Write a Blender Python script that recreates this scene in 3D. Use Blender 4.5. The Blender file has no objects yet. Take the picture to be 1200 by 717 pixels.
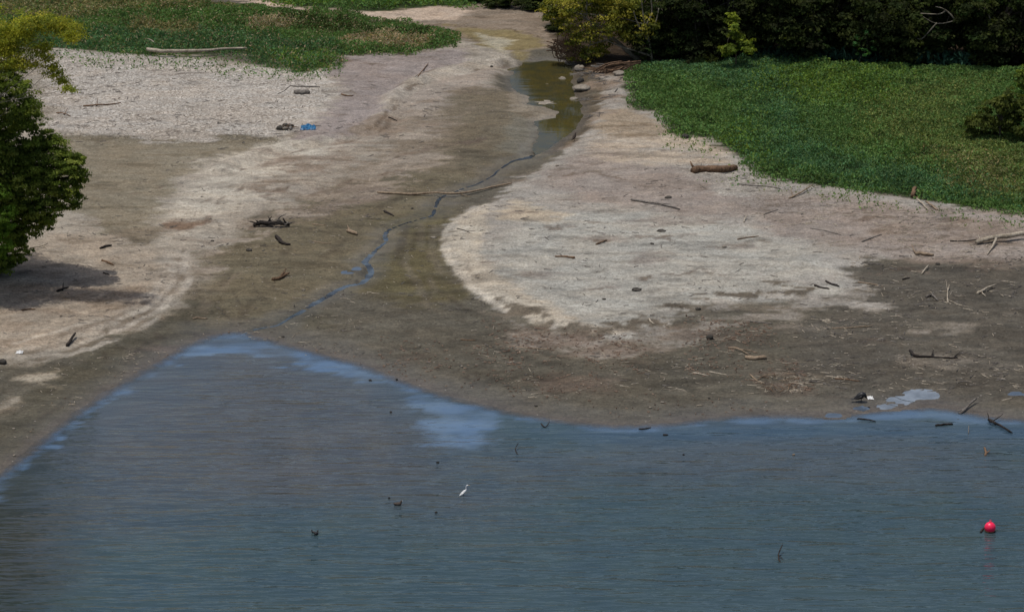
import bpy, math, random
import numpy as np
from mathutils import Vector
random.seed(7)
RNG = np.random.default_rng(11)
sc = bpy.context.scene
C = sc.collection
rad = math.radians

# ------------------------------------------------------------------ camera, sky, sun, exposure
CAM_H, PITCH, HFOV = 60.0, rad(17.0), rad(18.0)
cam_d = bpy.data.cameras.new('camera')
cam = bpy.data.objects.new('camera', cam_d); C.objects.link(cam); sc.camera = cam
cam.location = (0, 0, CAM_H); cam.rotation_euler = (rad(90) - PITCH, 0, 0)
cam_d.angle = HFOV; cam_d.clip_start = 1; cam_d.clip_end = 8000
SUN_EL, SUN_AZ = rad(77), rad(-100)       # azimuth from +Y (away from camera), negative = left
w = bpy.data.worlds.new('World'); sc.world = w; w.use_nodes = True
nt = w.node_tree; bg = nt.nodes['Background']
sky = nt.nodes.new('ShaderNodeTexSky'); sky.sky_type = 'NISHITA'; sky.sun_disc = False
sky.sun_elevation = SUN_EL; sky.sun_rotation = SUN_AZ; sky.air_density = 1.0; sky.dust_density = 3.5
nt.links.new(sky.outputs[0], bg.inputs[0]); bg.inputs[1].default_value = 0.095
sun_d = bpy.data.lights.new('sun', 'SUN'); sun_d.energy = 2.5; sun_d.angle = rad(0.5); sun_d.color = (1, .97, .93)
sun = bpy.data.objects.new('sun', sun_d); C.objects.link(sun)
sdir = Vector((math.sin(SUN_AZ)*math.cos(SUN_EL), math.cos(SUN_AZ)*math.cos(SUN_EL), math.sin(SUN_EL)))
sun.rotation_euler = (-sdir).to_track_quat('-Z', 'Y').to_euler()
sc.view_settings.view_transform = 'Standard'; sc.view_settings.look = 'None'
sc.view_settings.exposure = 0.0; sc.view_settings.gamma = 1

# ------------------------------------------------------------------ numeric helpers
F = 600 / math.tan(HFOV/2)
FW = np.array([0, math.cos(PITCH), -math.sin(PITCH)]); UP = np.array([0, math.sin(PITCH), math.cos(PITCH)])
def ray(px, py):
    return FW + np.array([1., 0, 0])*((px-600)/F) + UP*((358.5-py)/F)
def at_z(px, py, z=0.):
    d = ray(px, py); t = (z-CAM_H)/d[2]
    return np.array([0, 0, CAM_H]) + d*t
def at_y(px, py, y):
    d = ray(px, py); t = y/d[1]
    return np.array([0, 0, CAM_H]) + d*t
def mpp(y): return math.hypot(y, CAM_H)/F      # metres per photograph pixel at depth y

def _hash(ix, iy, s):
    n = (ix.astype(np.int64)*374761393 + iy.astype(np.int64)*668265263 + s*1442695041) & 0xffffffff
    n = ((n ^ (n >> 13))*1274126177) & 0xffffffff
    n = ((n ^ (n >> 16))*2246822519) & 0xffffffff
    return ((n ^ (n >> 15)) & 0xffffff)/float(0xffffff)
def noise(x, y, s=0):
    ix = np.floor(x); iy = np.floor(y); fx = x-ix; fy = y-iy
    fx = fx*fx*(3-2*fx); fy = fy*fy*(3-2*fy)
    a = _hash(ix, iy, s); b = _hash(ix+1, iy, s); c = _hash(ix, iy+1, s); d = _hash(ix+1, iy+1, s)
    return (a*(1-fx)+b*fx)*(1-fy) + (c*(1-fx)+d*fx)*fy
def fbm(x, y, scale, octv=4, s=0, gain=.5):
    v = 0; a = 1; tot = 0; f = 1/scale
    for o in range(octv):
        v = v + a*(noise(x*f+17.3*o, y*f-9.1*o, s+o*7)-.5)*2; tot += a; a *= gain; f *= 2.03
    return v/tot
def sdist(P, x, y):
    """signed distance to polygon P (positive inside)"""
    P = np.asarray(P, float)[:, :2]; shp = np.shape(x); x = np.ravel(x); y = np.ravel(y)
    best = np.full(x.shape, 1e18); ins = np.zeros(x.shape, bool)
    for i in range(len(P)):
        ax, ay = P[i-1]; bx, by = P[i]; dx = bx-ax; dy = by-ay
        t = np.clip(((x-ax)*dx+(y-ay)*dy)/(dx*dx+dy*dy+1e-12), 0, 1)
        best = np.minimum(best, (x-ax-t*dx)**2+(y-ay-t*dy)**2)
        cr = (ay > y) != (by > y)
        with np.errstate(divide='ignore', invalid='ignore'):
            ins ^= cr & (x < dx*(y-ay)/(dy if dy else 1e-12)+ax)
    d = np.sqrt(best); return np.where(ins, d, -d).reshape(shp)
def pdist(L, x, y):
    """distance to an open polyline, and the position along it 0..1"""
    L = np.asarray(L, float)[:, :2]; best = np.full(np.shape(x), 1e18); tt = np.zeros(np.shape(x)); n = len(L)-1
    for i in range(n):
        ax, ay = L[i]; bx, by = L[i+1]; dx = bx-ax; dy = by-ay
        t = np.clip(((x-ax)*dx+(y-ay)*dy)/(dx*dx+dy*dy+1e-12), 0, 1)
        q = (x-ax-t*dx)**2+(y-ay-t*dy)**2; m = q < best
        best = np.where(m, q, best); tt = np.where(m, (i+t)/n, tt)
    return np.sqrt(best), tt
def sstep(a, b, v):
    t = np.clip((v-a)/(b-a), 0, 1); return t*t*(3-2*t)
def lin(c):
    c = np.asarray(c, float)/255; return np.where(c <= .04045, c/12.92, ((c+.055)/1.055)**2.4)
KLIGHT = 1.0
def alb(*c): return lin(c)/KLIGHT

# ------------------------------------------------------------------ layout of the place
shore_px = [(-420, 800), (-200, 692), (-90, 612), (0, 553), (20, 538), (45, 517), (75, 492), (110, 468), (150, 443), (190, 420), (215, 405), (245, 393),
            (275, 388), (305, 394), (340, 404), (380, 415), (420, 425), (455, 438), (490, 452), (530, 465), (570, 475), (610, 484),
            (650, 491), (700, 497), (740, 498), (780, 496), (820, 491), (860, 487), (900, 486), (940, 487), (975, 488), (1010, 483),
            (1050, 478), (1090, 476), (1130, 482), (1160, 488), (1200, 491), (1300, 493), (1500, 485), (1800, 500)]
SH = [at_z(*p)[:2] for p in shore_px]
SH = [(-700, -60)] + [(-260, 100)] + [tuple(p) for p in SH] + [(300, 160), (900, 60), (900, -700), (-700, -700)]
def hbase(x, y):
    d = -sdist(SH, x, y)                    # distance inland
    return np.where(d > 0, .75*(1-np.exp(-np.maximum(d, 0)/22.)) + .004*np.clip(d, 0, 400), np.maximum(d*.07, -2.5)), d
def ground_pt(px, py, h=0.):
    z = 0.
    for _ in range(6):
        p = at_z(px, py, z); z = float(hbase(np.array([p[0]]), np.array([p[1]]))[0][0])
    p = at_z(px, py, z+h) if h == 0 else at_z(px, py, z); p[2] = z+h
    return p
def poly(pts): return [ground_pt(*p)[:2] for p in pts]

POOL = poly([(600, 88), (602, 77), (615, 69), (640, 65), (662, 67), (672, 76), (668, 92), (673, 108), (682, 120), (680, 138), (668, 153), (650, 165),
             (632, 177), (620, 181), (628, 165), (633, 150), (628, 138), (652, 134), (656, 127), (642, 120), (620, 117), (622, 108), (605, 103)])
STREAM_px = [(640, 166, .5), (622, 181, .35), (600, 186, .2), (583, 197, .16), (578, 202, .16), (560, 211, .14), (540, 219, .14), (520, 227, .2), (513, 233, .3), (509, 243, .3), (505, 250, .3),
             (485, 255, .18), (467, 261, .16), (455, 267, .3), (451, 273, .35), (452, 281, .3), (440, 290, .25), (434, 297, .35), (428, 304, .4), (434, 312, .45), (434, 320, .4), (424, 328, .35),
             (405, 333, .35), (392, 339, .4), (375, 349, .4), (360, 358, .35), (342, 368, .25), (324, 379, .2), (300, 384, .15), (282, 392, .12)]
STREAM = [tuple(ground_pt(a, b)[:2])+(c*.5,) for a, b, c in STREAM_px]
G1 = poly([(-400, -30), (0, 0), (230, -1), (300, 8), (420, 20), (500, 33), (540, 45), (530, 56), (480, 63), (395, 66), (388, 80), (350, 88), (320, 74),
           (290, 64), (170, 64), (60, 57), (-60, 60), (-400, 60)])
G0 = poly([(200, -60), (640, -40), (560, 2), (540, 9), (480, 6), (440, 13), (390, 10), (350, 8), (290, -2)])
G2 = poly([(735, 90), (760, 77), (900, 70), (1000, 75), (1200, 84), (1500, 84), (1500, 285), (1200, 252), (1130, 242), (1060, 230), (1000, 222), (940, 216), (888, 203),
           (872, 182), (840, 167), (800, 157), (772, 132), (735, 128)])
FOREST = poly([(600, -60), (640, 8), (655, 50), (680, 75), (735, 88), (760, 78), (900, 71), (1000, 76), (1200, 85), (2400, 90), (2400, -150), (600, -150)])
LEFTB = poly([(-300, 40), (70, 55), (160, 60), (330, 80), (390, 60), (480, 60), (545, 43), (596, 64), (582, 92), (606, 132), (575, 163), (505, 170), (455, 187), (400, 207), (360, 226),
              (310, 247), (262, 275), (228, 300), (214, 330), (187, 360), (150, 380), (105, 397), (60, 412), (-20, 428), (-300, 480)])
FAN = poly([(519, 281), (530, 262), (545, 250), (572, 237), (605, 214), (640, 195), (672, 168), (695, 132), (712, 100), (722, 78), (760, 90), (800, 130), (860, 165), (880, 190), (960, 215),
            (1060, 232), (1180, 245), (1500, 265), (1500, 300), (1200, 302), (1090, 300), (1015, 303), (988, 318), (1004, 337), (960, 350), (900, 350), (845, 354), (800, 364),
            (770, 385), (745, 400), (700, 395), (640, 378), (590, 360), (555, 336), (532, 310)])

def paint(col, x, y, P, c, feather=.5, warp=1.0, wscale=4., op=1., seed=0, var=0., cut=1.):
    """lay one kind of mud, sand, sediment or painted reflection over the colour field"""
    P = np.asarray(P); m = (x > P[:, 0].min()-4) & (x < P[:, 0].max()+4) & (y > P[:, 1].min()-6) & (y < P[:, 1].max()+6)
    if not m.any(): return
    xx = x[m]; yy = y[m]
    d = sdist(P, xx, yy) + warp*1.25*fbm(xx*.55, yy*.8, wscale, 5, seed, .62) + 1.5*min(warp, 1.2)*fbm(xx*.28, yy, .9, 5, seed+3, .75)
    a = sstep(-feather, feather, d)*op
    if cut < 1: a = a*sstep(-cut, cut*.6, fbm(xx*.45, yy, 1.6, 5, seed+50, .66)*1.5)
    if var: a = a*(1-var*(.5+.5*fbm(xx, yy, 1.5, 4, seed+31)))
    col[m] = col[m]*(1-a[:, None]) + np.asarray(c)*a[:, None]

# ------------------------------------------------------------------ materials
def newmat(name):
    m = bpy.data.materials.new(name); m.use_nodes = True; return m, m.node_tree.nodes, m.node_tree.links
def nd(n, t, **k):
    o = n.new(t)
    for a, b in k.items(): setattr(o, a, b)
    return o
def noise_node(n, l, scale, vec, detail=6, rough=.6, dist=0.):
    t = nd(n, 'ShaderNodeTexNoise'); t.inputs['Scale'].default_value = scale; t.inputs['Detail'].default_value = detail
    t.inputs['Roughness'].default_value = rough; t.inputs['Distortion'].default_value = dist; l.new(vec, t.inputs['Vector']); return t.outputs['Fac']
def ramp(n, l, fac, a, b, lo=0., hi=1.):
    r = nd(n, 'ShaderNodeMapRange'); r.interpolation_type = 'SMOOTHSTEP'
    for i, v in zip(('From Min', 'From Max', 'To Min', 'To Max'), (a, b, lo, hi)): r.inputs[i].default_value = v
    l.new(fac, r.inputs['Value']); return r.outputs[0]
def math_node(n, l, op, a, b):
    m = nd(n, 'ShaderNodeMath', operation=op)
    for i, v in enumerate((a, b)):
        if hasattr(v, 'is_linked'): l.new(v, m.inputs[i])
        else: m.inputs[i].default_value = v
    return m.outputs[0]
def mixc(n, l, fac, a, b, mode='MIX'):
    m = nd(n, 'ShaderNodeMix', data_type='RGBA', blend_type=mode)
    for s, v in ((m.inputs[0], fac), (m.inputs[6], a), (m.inputs[7], b)):
        if hasattr(v, 'is_linked'): l.new(v, s)
        elif isinstance(v, (tuple, list)): s.default_value = tuple(v)+((1,) if len(v) == 3 else ())
        else: s.default_value = v
    return m.outputs[2]
def attr(n, name):
    a = nd(n, 'ShaderNodeAttribute', attribute_name=name); return a

# ground
M_GROUND, n, l = newmat('mud and dry lake bed')
bs = n['Principled BSDF']; tc = nd(n, 'ShaderNodeTexCoord'); V0 = tc.outputs['Object']; mpg = nd(n, 'ShaderNodeMapping'); mpg.inputs['Scale'].default_value = (.6, 1, 1); l.new(V0, mpg.inputs['Vector']); V = mpg.outputs[0]
ca = attr(n, 'mud').outputs['Color']; cr = attr(n, 'crack').outputs['Fac']; we = attr(n, 'wet').outputs['Fac']
n1 = noise_node(n, l, 1.1, V, 10, .68); n2 = noise_node(n, l, 4.5, V, 8, .75); n3 = noise_node(n, l, .35, V, 6, .6, 1.)
f1 = ramp(n, l, n1, .3, .7, .80, 1.20)
f2 = ramp(n, l, n2, .3, .7, .78, 1.22)
n4 = noise_node(n, l, 7.0, V0, 8, .8); f4 = ramp(n, l, n4, .33, .67, .66, 1.32)
mps = nd(n, 'ShaderNodeMapping'); mps.inputs['Scale'].default_value = (.22, 1, 1); l.new(V0, mps.inputs['Vector'])
ns = noise_node(n, l, 2.3, mps.outputs[0], 8, .72, .6); nm = noise_node(n, l, .25, V0, 4, .6)
fs_ = mixc(n, l, math_node(n, l, 'MULTIPLY', ramp(n, l, ns, .56, .62), ramp(n, l, nm, .42, .62, .1, 1.)), (1, 1, 1), (.70, .66, .62))
c1 = mixc(n, l, 1., mixc(n, l, 1., ca, fs_, 'MULTIPLY'), mixc(n, l, 1., mixc(n, l, 1., f1, f2, 'MULTIPLY'), f4, 'MULTIPLY'), 'MULTIPLY')
# hue drift between greyer and browner silt
c2 = mixc(n, l, ramp(n, l, n3, .35, .65, 0, .5), c1, mixc(n, l, 1., c1, (1.08, .99, .90), 'MULTIPLY'))
# coarse flecks (pebbles, shells, bark crumbs)
vo = nd(n, 'ShaderNodeTexVoronoi'); vo.inputs['Scale'].default_value = 3.2; l.new(V0, vo.inputs['Vector'])
sel = nd(n, 'ShaderNodeSeparateColor'); l.new(vo.outputs['Color'], sel.inputs[0])
dark = math_node(n, l, 'MULTIPLY', ramp(n, l, vo.outputs['Distance'], .16, .30, 1, 0), ramp(n, l, sel.outputs[0], .76, .80, 0, .75))
lite = math_node(n, l, 'MULTIPLY', ramp(n, l, vo.outputs['Distance'], .10, .20, 1, 0), ramp(n, l, sel.outputs[1], .91, .93, 0, .8))
c3 = mixc(n, l, dark, c2, mixc(n, l, 1., c2, (.45, .40, .36), 'MULTIPLY'))
c4 = mixc(n, l, lite, c3, (.34, .31, .27))
# polygonal drying cracks
wv = nd(n, 'ShaderNodeVectorMath', operation='ADD'); nn = nd(n, 'ShaderNodeTexNoise'); nn.inputs['Scale'].default_value = 1.7; l.new(V0, nn.inputs['Vector'])
sc_ = nd(n, 'ShaderNodeVectorMath', operation='SCALE'); l.new(nn.outputs['Color'], sc_.inputs[0]); sc_.inputs['Scale'].default_value = 1.0
l.new(V0, wv.inputs[0]); l.new(sc_.outputs[0], wv.inputs[1])
vc = nd(n, 'ShaderNodeTexVoronoi', feature='DISTANCE_TO_EDGE'); vc.inputs['Scale'].default_value = 2.5; l.new(wv.outputs[0], vc.inputs['Vector'])
edge = ramp(n, l, vc.outputs['Distance'], .03, .15, 1, 0)
edgem = math_node(n, l, 'MULTIPLY', math_node(n, l, 'MULTIPLY', edge, cr), ramp(n, l, n1, .35, .6, .25, 1.))
c5 = mixc(n, l, edgem, c4, mixc(n, l, 1., c4, (.50, .47, .44), 'MULTIPLY'))
l.new(c5, bs.inputs['Base Color'])
l.new(ramp(n, l, we, 0, 1, .95, .55), bs.inputs['Roughness'])
l.new(ramp(n, l, we, 0, 1, .15, .38), bs.inputs['Specular IOR Level'])
b1 = nd(n, 'ShaderNodeBump'); b1.inputs['Distance'].default_value = .10; b1.inputs['Strength'].default_value = .8
hsum = math_node(n, l, 'SUBTRACT', math_node(n, l, 'ADD', n1, math_node(n, l, 'MULTIPLY', n2, .45)), math_node(n, l, 'MULTIPLY', edgem, .7))
l.new(hsum, b1.inputs['Height']); l.new(b1.outputs[0], bs.inputs['Normal'])

def water_mat(name, ripple, tint=None, rough=.06, edge=True, spec=.5):
    m, n, l = newmat(name); bs = n['Principled BSDF']; V = nd(n, 'ShaderNodeTexCoord').outputs['Object']
    bs.inputs['IOR'].default_value = 1.33; bs.inputs['Roughness'].default_value = rough; bs.inputs['Specular IOR Level'].default_value = spec
    if tint is None:
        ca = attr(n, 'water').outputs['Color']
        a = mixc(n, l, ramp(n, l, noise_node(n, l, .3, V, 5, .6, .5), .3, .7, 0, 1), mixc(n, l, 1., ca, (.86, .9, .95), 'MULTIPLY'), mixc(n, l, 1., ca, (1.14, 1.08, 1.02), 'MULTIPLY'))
    else:
        a = mixc(n, l, ramp(n, l, noise_node(n, l, .8, V, 5, .6), .35, .65), tint[0], tint[1])
    l.new(a, bs.inputs['Base Color'])
    mp = nd(n, 'ShaderNodeMapping'); l.new(V, mp.inputs['Vector']); mp.inputs['Scale'].default_value = (.22, 1., 1.); mp.inputs['Rotation'].default_value = (0, 0, rad(-4))
    w1 = noise_node(n, l, 1.35, mp.outputs[0], 2, .5, .25); w2 = noise_node(n, l, 3.2, mp.outputs[0], 2, .5, .1)
    mp2 = nd(n, 'ShaderNodeMapping'); l.new(V, mp2.inputs['Vector']); mp2.inputs['Scale'].default_value = (.3, 1., 1.); mp2.inputs['Rotation'].default_value = (0, 0, rad(5))
    w3 = noise_node(n, l, .55, mp2.outputs[0], 3, .5, .6); w0 = noise_node(n, l, .85, mp.outputs[0], 2, .4, .2)
    h = math_node(n, l, 'ADD', math_node(n, l, 'ADD', math_node(n, l, 'MULTIPLY', w1, 1.), math_node(n, l, 'MULTIPLY', w2, .4)), math_node(n, l, 'ADD', math_node(n, l, 'MULTIPLY', w3, .8), math_node(n, l, 'MULTIPLY', w0, 1.1)))
    bu = nd(n, 'ShaderNodeBump'); bu.inputs['Distance'].default_value = .17
    amp = ramp(n, l, noise_node(n, l, .06, mp2.outputs[0], 4, .6, .8), .3, .7, ripple*.7, ripple*1.0)
    if edge:
        sd = attr(n, 'offshore').outputs['Fac']
        amp = math_node(n, l, 'MULTIPLY', amp, ramp(n, l, sd, 0., 8., .25, 1.))
    l.new(amp, bu.inputs['Strength']); l.new(h, bu.inputs['Height']); l.new(bu.outputs[0], bs.inputs['Normal'])
    if edge:
        sdn = math_node(n, l, 'ADD', sd, math_node(n, l, 'MULTIPLY', math_node(n, l, 'SUBTRACT', noise_node(n, l, 1.3, V, 5, .65), .5), 1.1))
        tr = nd(n, 'ShaderNodeBsdfTransparent'); mx = nd(n, 'ShaderNodeMixShader')
        l.new(ramp(n, l, sdn, .0, 1.1, .12, 1.), mx.inputs[0]); l.new(tr.outputs[0], mx.inputs[1]); l.new(bs.outputs[0], mx.inputs[2])
        l.new(mx.outputs[0], n['Material Output'].inputs['Surface'])
    return m
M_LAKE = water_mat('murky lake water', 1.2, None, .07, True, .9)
M_POOL = water_mat('olive pool water', .03, ((.070, .056, .016), (.044, .042, .020)), .05, False, .3)  # murky base colour with the brown of reflected trees put in
M_STREAM = water_mat('thin stream water', .12, ((.022, .024, .025), (.085, .108, .13)), .08, False)
M_TRICKLE = water_mat('dark trickle', .12, ((.012, .012, .011), (.03, .034, .036)), .15, False, .25)
M_PUDDLE = water_mat('pale shallow puddle', .08, ((.21, .24, .27), (.13, .15, .17)), .08, False)
M_PUDDLE2 = water_mat('blue grey shallow puddle', .08, ((.085, .11, .145), (.065, .085, .11)), .08, False)

def leaf_mat(name, transl=.25, rough=.5):
    m, n, l = newmat(name); bs = n['Principled BSDF']; a = attr(n, 'leaf').outputs['Color']
    l.new(a, bs.inputs['Base Color']); bs.inputs['Roughness'].default_value = rough; bs.inputs['Specular IOR Level'].default_value = .12
    t = nd(n, 'ShaderNodeBsdfTranslucent'); l.new(mixc(n, l, 1., a, (1.3, 1.35, .6), 'MULTIPLY'), t.inputs[0])
    mx = nd(n, 'ShaderNodeMixShader'); mx.inputs[0].default_value = transl
    l.new(bs.outputs[0], mx.inputs[1]); l.new(t.outputs[0], mx.inputs[2]); l.new(mx.outputs[0], n['Material Output'].inputs['Surface'])
    return m
M_LEAF = leaf_mat('tree leaves', .45, .9); M_HERB = leaf_mat('meadow leaves', .25, .85)

def wood_mat(name, c0, c1, sc0=9., bump=.5, rough=.9):
    m, n, l = newmat(name); bs = n['Principled BSDF']; V = nd(n, 'ShaderNodeTexCoord').outputs['Object']
    a = noise_node(n, l, sc0, V, 8, .7, .5); b = noise_node(n, l, sc0*.25, V, 4, .6)
    l.new(mixc(n, l, ramp(n, l, math_node(n, l, 'MULTIPLY', math_node(n, l, 'ADD', a, b), .5), .36, .64), c0, c1), bs.inputs['Base Color'])
    bs.inputs['Roughness'].default_value = rough; bs.inputs['Specular IOR Level'].default_value = .2
    bu = nd(n, 'ShaderNodeBump'); bu.inputs['Distance'].default_value = .05; bu.inputs['Strength'].default_value = bump; l.new(a, bu.inputs['Height']); l.new(bu.outputs[0], bs.inputs['Normal'])
    return m
WOOD = {'pale': wood_mat('bleached driftwood', (.20, .165, .12), (.46, .40, .31)),
        'tan': wood_mat('tan driftwood', (.14, .10, .065), (.33, .25, .17)),
        'brown': wood_mat('brown rotten wood', (.055, .032, .018), (.20, .125, .075)),
        'grey': wood_mat('grey weathered wood', (.07, .06, .052), (.20, .18, .155)),
        'dark': wood_mat('wet black wood', (.010, .009, .008), (.045, .036, .03))}
M_BARK = wood_mat('tree bark', (.035, .028, .02), (.13, .11, .085), 5)
M_BARKP = wood_mat('pale tree bark', (.10, .085, .06), (.28, .25, .19), 5)
M_ROCK = wood_mat('sun bleached rock', (.17, .145, .115), (.34, .30, .24), 3, 1.)
M_ROCKD = wood_mat('dark wet rock', (.03, .027, .022), (.10, .09, .075), 4, .8)
def plain(name, c, rough=.5, spec=.4, c1=None, sc0=12):
    m = wood_mat(name, c, c1 or tuple(min(1, v*1.25) for v in c), sc0, .15, rough); m.node_tree.nodes['Principled BSDF'].inputs['Specular IOR Level'].default_value = spec
    return m
M_RED = plain('fluorescent red buoy plastic', (.85, .012, .07), .35, .5, (.95, .02, .10))
M_WHITE = plain('white feathers', (.72, .72, .70), .8, .2, (.84, .84, .82)); M_BLACK = plain('black feathers', (.008, .008, .009), .5, .4, (.022, .02, .02))
M_BROWNF = plain('brown grey feathers', (.05, .038, .03), .7, .2, (.10, .08, .065))
M_BILL = plain('yellow bill horn', (.55, .33, .05), .4, .4); M_LEGS = plain('dark leg skin', (.02, .02, .02), .6, .3)
M_BLUE = plain('blue tarpaulin plastic', (.01, .07, .17), .4, .5, (.03, .17, .33)); M_LITTERW = plain('white plastic litter', (.6, .6, .58), .5, .4)

# ------------------------------------------------------------------ mesh helpers
def link(name, me, mat, parent=None, loc=None):
    o = bpy.data.objects.new(name, me); C.objects.link(o)
    if mat is not None and not me.materials: me.materials.append(mat)
    if loc is not None: o.location = loc
    if parent is not None: o.parent = parent
    return o
def tag(o, label=None, cat=None, group=None, kind=None):
    if label: o['label'] = label
    if cat: o['category'] = cat
    if group: o['group'] = group
    if kind: o['kind'] = kind
    return o
def empty(name, loc, label, cat, group=None):
    o = bpy.data.objects.new(name, None); C.objects.link(o); o.location = loc; o.empty_display_size = .3
    return tag(o, label, cat, group)
def fast_mesh(name, verts, faces, k, smooth=False):
    """verts (n,3), faces (m,k) arrays"""
    me = bpy.data.meshes.new(name); verts = np.ascontiguousarray(verts, np.float32); faces = np.ascontiguousarray(faces, np.int32)
    me.vertices.add(len(verts)); me.vertices.foreach_set('co', verts.ravel())
    me.loops.add(faces.size); me.loops.foreach_set('vertex_index', faces.ravel())
    me.polygons.add(len(faces)); me.polygons.foreach_set('loop_start', np.arange(0, faces.size, k, dtype=np.int32))
    me.polygons.foreach_set('loop_total', np.full(len(faces), k, np.int32))
    me.polygons.foreach_set('use_smooth', np.full(len(faces), smooth, bool))
    me.update(calc_edges=True); return me
def set_col(me, name, col):
    a = me.attributes.new(name, 'FLOAT_COLOR', 'POINT'); c = np.ones((len(me.vertices), 4), np.float32); c[:, :3] = col
    a.data.foreach_set('color', c.ravel())
def set_f(me, name, v):
    a = me.attributes.new(name, 'FLOAT', 'POINT'); a.data.foreach_set('value', np.ascontiguousarray(v, np.float32))
def grid_mesh(name, xs, ys, zf):
    X, Y = np.meshgrid(xs, ys); x = X.ravel(); y = Y.ravel(); z = zf(x, y)
    nx, ny = len(xs), len(ys); i = np.arange((nx-1)*(ny-1)); r = i//(nx-1); c = i % (nx-1); a = r*nx+c
    return fast_mesh(name, np.stack([x, y, z], 1), np.stack([a, a+1, a+nx+1, a+nx], 1), 4, True), x, y
def axis(lo, hi, step, far_lo, far_hi, g=1.28):
    a = list(np.arange(lo, hi, step)); s = step
    while a[-1] < far_hi: s *= g; a.append(a[-1]+s)
    s = step
    while a[0] > far_lo: s *= g; a.insert(0, a[0]-s)
    return np.array(a)
class MB:
    """collects tubes, blobs and lumps; build() links them as one mesh object"""
    def __init__(s): s.v = []; s.f = []
    def tube(s, pts, rs, seg=6, rough=0., flat=1.):
        pts = [Vector(p) for p in pts]
        if not hasattr(rs, '__len__'): rs = [rs]*len(pts)
        up = Vector((0, 0, 1)); base = len(s.v); prev = None
        for i, p in enumerate(pts):
            t = (pts[min(i+1, len(pts)-1)]-pts[max(i-1, 0)])
            t = t.normalized() if t.length > 1e-9 else Vector((1, 0, 0))
            if prev is None:
                a = t.cross(up); a = a.normalized() if a.length > 1e-3 else Vector((1, 0, 0))
            else:
                a = prev-t*prev.dot(t); a = a.normalized() if a.length > 1e-6 else t.orthogonal().normalized()
            prev = a; b = t.cross(a).normalized()
            for j in range(seg):
                th = 2*math.pi*j/seg; r = rs[i]*(1+rough*random.uniform(-1, 1))
                s.v.append(p+a*(math.cos(th)*r)+b*(math.sin(th)*r*flat))
        n_ = len(pts)
        for i in range(n_-1):
            for j in range(seg):
                a0 = base+i*seg+j; a1 = base+i*seg+(j+1) % seg
                s.f.append((a0, a1, a1+seg, a0+seg))
        s.f.append(tuple(base+j for j in reversed(range(seg)))); s.f.append(tuple(base+(n_-1)*seg+j for j in range(seg)))
        return s
    def lump(s, c, r, seg=9, rings=6, rough=.15, seed=0):
        base = len(s.v); rn = random.Random(seed)
        for i in range(rings+1):
            ph = math.pi*i/rings
            for j in range(seg):
                th = 2*math.pi*j/seg; k = 1+rough*rn.uniform(-1, 1)
                if i in (0, rings): k = 1
                s.v.append(Vector((c[0]+r[0]*math.sin(ph)*math.cos(th)*k, c[1]+r[1]*math.sin(ph)*math.sin(th)*k, c[2]+r[2]*math.cos(ph)*k)))
        for i in range(rings):
            for j in range(seg):
                a = base+i*seg+j; b = base+i*seg+(j+1) % seg
                if i == 0: s.f.append((a, b+seg, a+seg)) if True else None
                elif i == rings-1: s.f.append((a, b, a+seg))
                else: s.f.append((a, b, b+seg, a+seg))
        return s
    def build(s, name, mat, parent=None, origin=(0, 0, 0), smooth=True, world=True):
        o_ = Vector(origin); me = bpy.data.meshes.new(name)
        me.from_pydata([tuple(v-o_) for v in s.v], [], s.f); me.update()
        me.polygons.foreach_set('use_smooth', [smooth]*len(me.polygons))
        return link(name, me, mat, parent, None if parent is not None else origin)

def smooth_path(pts, sub=3):
    """Catmull-Rom through 3-D points"""
    P = [Vector(p) for p in pts]
    if len(P) < 3: return [P[0].lerp(P[-1], i/4) for i in range(5)]
    out = []
    for i in range(len(P)-1):
        p0 = P[max(i-1, 0)]; p1 = P[i]; p2 = P[i+1]; p3 = P[min(i+2, len(P)-1)]
        for k in range(sub):
            t = k/sub
            out.append(.5*((2*p1)+(p2-p0)*t+(2*p0-5*p1+4*p2-p3)*t*t+(3*p1-p0-3*p2+p3)*t**3))
    out.append(P[-1]); return out

# ------------------------------------------------------------------ ground sheet
def stream_depth(x, y):
    d, t = pdist(STREAM, x, y)
    wd = np.interp(t, np.linspace(0, 1, len(STREAM)), [s[2] for s in STREAM])
    return d, wd
RIDGE = poly([(602, 70), (560, 75), (520, 85), (488, 95), (462, 112), (452, 135), (440, 150), (400, 160), (350, 170), (300, 182), (255, 200)])
po_ = ground_pt(624, 178); POOL_Z = float(po_[2])-.24
PUD = []
for (a, b, rx_, ry_, mk) in [(1080, 462, 24, 6, 'p'), (1055, 469, 14, 4.5, 'p'), (1036, 476, 15, 2.6, 'p'), (1010, 478, 12, 2.4, 'b'), (976, 487, 11, 2, 'b'), (1192, 461, 12, 2.2, 'b'),
          (407, 319, 9, 2.6, 'b'), (418, 315, 6, 2, 'b')]:
    p = ground_pt(a, b); k = mpp(p[1]); PUD.append((p[0], p[1], rx_*k, ry_*k/.29, max(p[2]-.015, .012), mk))
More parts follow.
